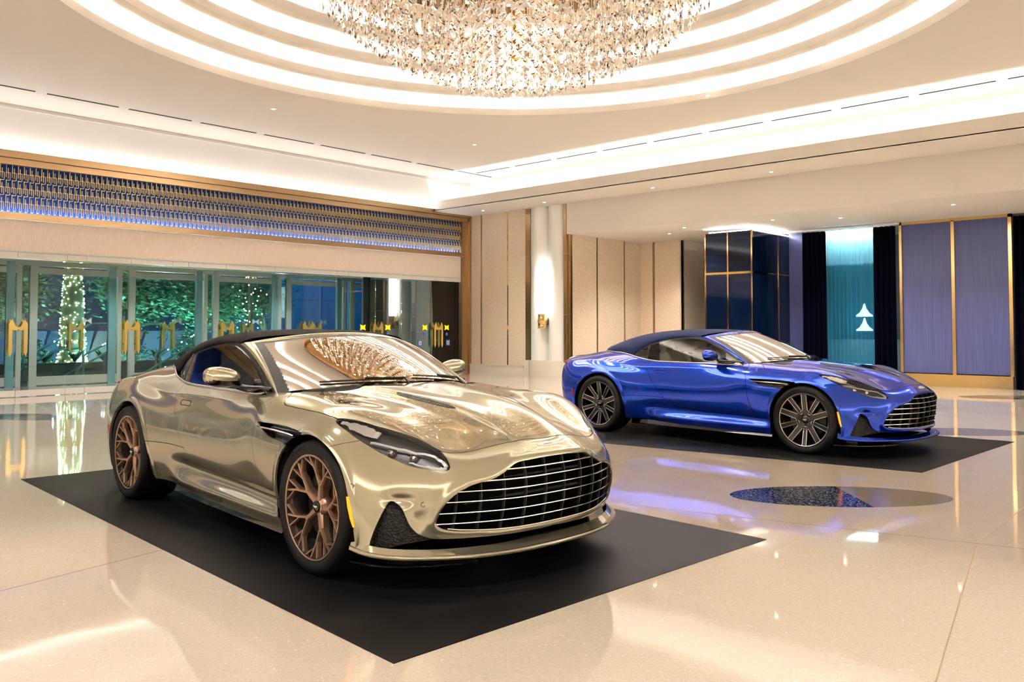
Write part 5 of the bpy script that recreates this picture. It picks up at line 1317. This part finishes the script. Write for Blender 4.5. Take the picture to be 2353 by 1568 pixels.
def blue_spokes():
    out=[]
    for k in range(5):
        t=90+72*k; b=MB(); d=np.array(pol(1,t)); n=np.array([-d[1],d[0]])
        bar(b,d*.03,d*.272,.030,.026,ydep(.03)+.003,ydep(.27)+.003,.045,bev=.2)
        for s in (-1,1):
            for a0,a1 in ((.078,.10),(.10,.272)):
                o0=.040 if a0==.078 else .0275; o1=.0275 if a0==.078 else .026
                bar(b,d*a0+n*s*(o0+(.012 if a0==.078 else 0)),d*a1+n*s*o1,.0040,.0030,ydep(a0),ydep(a1),.014,m=1,bev=.1)
        bar(b,d*.269-n*.029,d*.269+n*.029,.0028,.0028,ydep(.27),ydep(.27),.012,m=1,bev=.1)
        t2=t+36; d=np.array(pol(1,t2)); n=np.array([-d[1],d[0]])
        # machined valley between two main spokes near the hub
        V=[(*(pol(.060,t2)),0),(*(pol(.088,t2-20)),0),(*(pol(.078,t2)),0),(*(pol(.088,t2+20)),0)]
        b.add([(v[0],ydep(.075)-.0005,v[1]) for v in V],[(0,1,2,3)],1)
        bar(b,d*.10,d*.272,.026,.026,ydep(.10)+.012,ydep(.27)+.006,.035,bev=.2)
        for s in (-1,1): bar(b,d*.108+n*s*.0185,d*.272+n*s*.0225,.0028,.0032,ydep(.108)+.001,ydep(.27),.014,m=1,bev=.1)
        out.append(b.mesh('spoke',[K_SPB,K_SPS]))
    return out
def hubm(mt): 
    b=MB(); b.lathe([(.0,.030),(.026,.030),(.031,.034),(.031,.042)],32,axis='y',m=0); b.lathe([(.031,.042),(.052,.050),(.060,.075),(.06,.10)],32,axis='y',m=1)
    for s in (1,-1): b.add([(s*x,.0285,z) for x,z in ((0,.004),(.008,.006),(.02,.005),(.021,.001),(.012,-.002),(0,-.007))],[(0,1,2,3,4,5)],2)
    return b.mesh('hub_cap',[K_BLACK,mt,K_WHITE],True)
disc=MB().lathe([(.06,.10),(.195,.10),(.195,.13),(.06,.13)],48,axis='y')
for k in range(30):
    for r_ in (.11,.14,.17):
        a=2*PI*k/30+r_*6; disc.add([(r_*math.cos(a)+.004*math.cos(q),.0992,r_*math.sin(a)+.004*math.sin(q)) for q in (0,PI/2,PI,-PI/2)],[(0,1,2,3)],1)
DISC=disc.mesh('brake_disc',[K_DISC,K_SHADOW])
def calip(mt):
    b=MB(); 
    for i in range(8):
        a0=R(-30+60*i/8);a1=R(-30+60*(i+1)/8)
        V=[(r_*math.cos(a),y,r_*math.sin(a)) for a in (a0,a1) for r_,y in ((.135,.075),(.215,.075),(.215,.15),(.135,.15))]
        b.add(V,[(0,1,5,4),(1,2,6,5),(2,3,7,6),(3,0,4,7),(0,3,2,1),(4,5,6,7)])
    return b.mesh('brake_caliper',mt)
def lettermesh(txt,r_,a_c,size,y,mt,name,out=True):
    b=MB(); x=0; items=[]
    for ch in txt:
        cu=bpy.data.curves.new('t','FONT'); cu.body=ch; cu.size=size; cu.resolution_u=2; o=bpy.data.objects.new('t',cu); COL.objects.link(o)
        dg=bpy.context.evaluated_depsgraph_get(); me=o.evaluated_get(dg).to_mesh()
        V=[tuple(v.co) for v in me.vertices]; F=[tuple(p.vertices) for p in me.polygons]; wd=(max([v[0] for v in V]) if V else size*.3)
        items.append((V,F,x)); x+=wd+size*.22
        bpy.data.objects.remove(o); bpy.data.curves.remove(cu)
    tot=x
    for V,F,xo in items:
        W=[]
        for vx,vy,_ in V:
            s=(xo+vx-tot/2)/r_; a=R(a_c)-s; rr=r_+vy; W.append((rr*math.cos(a),y-.0012+max(0,(.012*abs(rr-.318)/.03)**1)*0,rr*math.sin(a)))
        b.add(W,F)
    return b.mesh(name,mt)
TY={'f':tyre(.275),'r':tyre(.325)}; TG={'f':treads(.275),'r':treads(.325)}
LET=lettermesh('MICHELIN',.3115,52,.0165,-.0105,K_TEXT,'tyre_lettering'); LET2=lettermesh('PILOT SPORT S',.314,8,.009,-.0105,K_TEXT,'tyre_lettering')
def chequer():
    b=MB()
    for i in range(9):
        for j in range(3):
            if (i+j)%2==0:
                a=R(100+i*3.4); a2=R(102.6+i*3.4); r0=.307+j*.008; r1=r0+.006
                b.add([(r_*math.cos(q),-.0108,r_*math.sin(q)) for r_,q in ((r0,a),(r0,a2),(r1,a2),(r1,a))],[(0,1,2,3)])
    return b.mesh('tyre_pattern',K_SHADOW)
CHQ=chequer()
WSET={}
for nme,sp,mt,cal in (('gold',gold_spokes(),K_BRONZE,K_CALB),('blue',blue_spokes(),K_SPB,K_CAL)):
    WSET[nme]=dict(sp=sp,barrel=rimbase(mt if nme=='gold' else K_SPB),hub=hubm(mt),cal=calip(cal))
lipS=MB().lathe([(.2705,.0015),(.2745,-.0005)],72,axis='y').mesh('rim_edge',K_SPS,True)
PIECES={k:pieces(CARM[k]) for k in ('sill','wells','hood_vent','wipers','exhaust','tail_light','under_splitter','window_barL','window_barR')}
PROJ=[pieces(HM['proj']),pieces(HMR['proj'])]
def build_car(kind,paint,fab,label,loc,yaw,spin):
    car=thing('car',label,'car',loc,yaw)
    def part(name,me,mt=None,par=car,lab=None):
        o=obj(name,me,par)
        if mt is not None:
            if len(me.materials)==0: me.materials.append(mt)
            o.material_slots[0].link='OBJECT'; o.material_slots[0].material=mt
        if lab:o['label']=lab
        return o
    part('hood',CARM['hood'],paint); part('front_bumper',CARM['front_bumper'],paint)
    for k in 'RL':
        part('front_fender',CARM['front_fender'+k],paint); d=part('door',CARM['door'+k],paint); part('rear_quarter',CARM['rear_quarter'+k],paint); part('side_skirt',CARM['side_skirt'+k],paint)
        part('door_handle',CARM['handle'+k],par=d)
        part('belt_trim',CARM['belt_trim'+k]); part('side_window',CARM['side_window'+k]); part('window_seal',CARM['window_seal'+k]); [part('window_divider',q) for q in PIECES['window_bar'+k]]
        v=part('side_vent',CARM['vent'+k],lab='black side air vent behind the front wheel'); part('side_strake',CARM['strake'+k],par=v)
        m=part('door_mirror',CARM['mir_cap'+k],paint); part('mirror_base',CARM['mir_low'+k],par=m); part('mirror_arm',CARM['mir_arm'+k],par=m)
        part('side_marker',CARM['marker'+k],lab='amber side marker'); part('rear_marker',CARM['rmarker'+k],lab='red rear side marker')
        H=HM if k=='L' else HMR
        hh=part('headlight',H['housing']); 
        for q,nm in (('lens','lens'),('drl','light_bar'),('drl2','light_guide'),('top','upper_reflector')): part(nm,H[q],par=hh)
        for q in PROJ[0 if k=='L' else 1]: part('projector_lens',q,par=hh)
    part('boot_lid',CARM['boot_lid'],paint); part('gap_shade_shell',CARM['gap_shade_shell']); part('belt_liner',CARM['cabLip'])
    part('windscreen',CARM['windscreen']); part('windscreen_surround',CARM['windscreen_surround']); part('windscreen_frame',CARM['header'],paint)
    part('soft_top',CARM['soft_top'],fab); part('headliner',CARM['headliner'])
    gr=part('grille_opening',CARM['grille_duct']); 
    for s in CARM['slats']: part('grille_slat',s,par=gr)
    for s in CARM['vanes']: part('grille_vane',s,par=gr)
    part('radiator',CARM['radiator'],par=gr); part('grille_trim',CARM['grille_trim'],par=gr)
    part('intake_mesh',CARM['intake_mesh']); part('front_splitter',CARM['front_splitter'],paint); [part('under_splitter',q) for q in PIECES['under_splitter']]; [part('sill_strip',q) for q in PIECES['sill']]; part('underbody',CARM['underbody'])
    [part('wheel_well',q) for q in PIECES['wells']]; [part('hood_vent',q) for q in PIECES['hood_vent']]; part('nose_badge',CARM['badge'],lab='white winged badge'); [part('tail_light',q) for q in PIECES['tail_light']]; [part('wiper',q) for q in PIECES['wipers']]; part('cowl_panel',CARM['cowl'])
    for s in CARM['sensors']: part('parking_sensor',s)
    for s in CARM['seats']: part('seat',s)
    part('dashboard',CARM['dash']); part('steering_wheel',CARM['steer']); part('cabin_tub',CARM['cabin_tub']); part('rear_view_mirror',CARM['rvm']); [part('exhaust',q) for q in PIECES['exhaust']]
    W=WSET[kind]
    for i,(x,s) in enumerate(((2.805,-1),(0,-1),(2.805,1),(0,1))):
        fr_='f' if x>1 else 'r'
        w_=obj('wheel',W['barrel'],car,(x,s*.958,.3585),(0,spin[i%2],PI if s>0 else 0))
        # outer face towards -Y; left side wheels are turned half round
        for sp in W['sp']: obj('spoke',sp,w_)
        obj('hub_cap',W['hub'],w_); obj('tyre',TY[fr_],w_); obj('tread_grooves',TG[fr_],w_)
        if kind=='blue': obj('rim_edge',lipS,w_)
        for q,nm in ((LET,'tyre_lettering'),(LET2,'tyre_lettering'),(CHQ,'tyre_pattern')):
            l=obj(nm,q,w_); 
            l.rotation_euler=(0,-spin[i%2]*0,0)
        obj('brake_disc',DISC,car,(x,s*.958,.3585),(0,0,PI if s>0 else 0))
        obj('brake_caliper',W['cal'],car,(x,s*.958,.3585),(0,0 if s<0 else PI,PI if s>0 else 0))
    return car
# ---------------- the two cars ----------------
build_car('gold',P_GOLD,K_FAB,'champagne beige convertible with black soft top and bronze wheels, nearest car',(3.786,6.649,.003),-1.642,(0,0))
build_car('blue',P_BLUE,K_FABB,'metallic blue convertible with navy soft top and black and silver wheels',(9.7605,6.604,.003),-1.6206,(0,0))
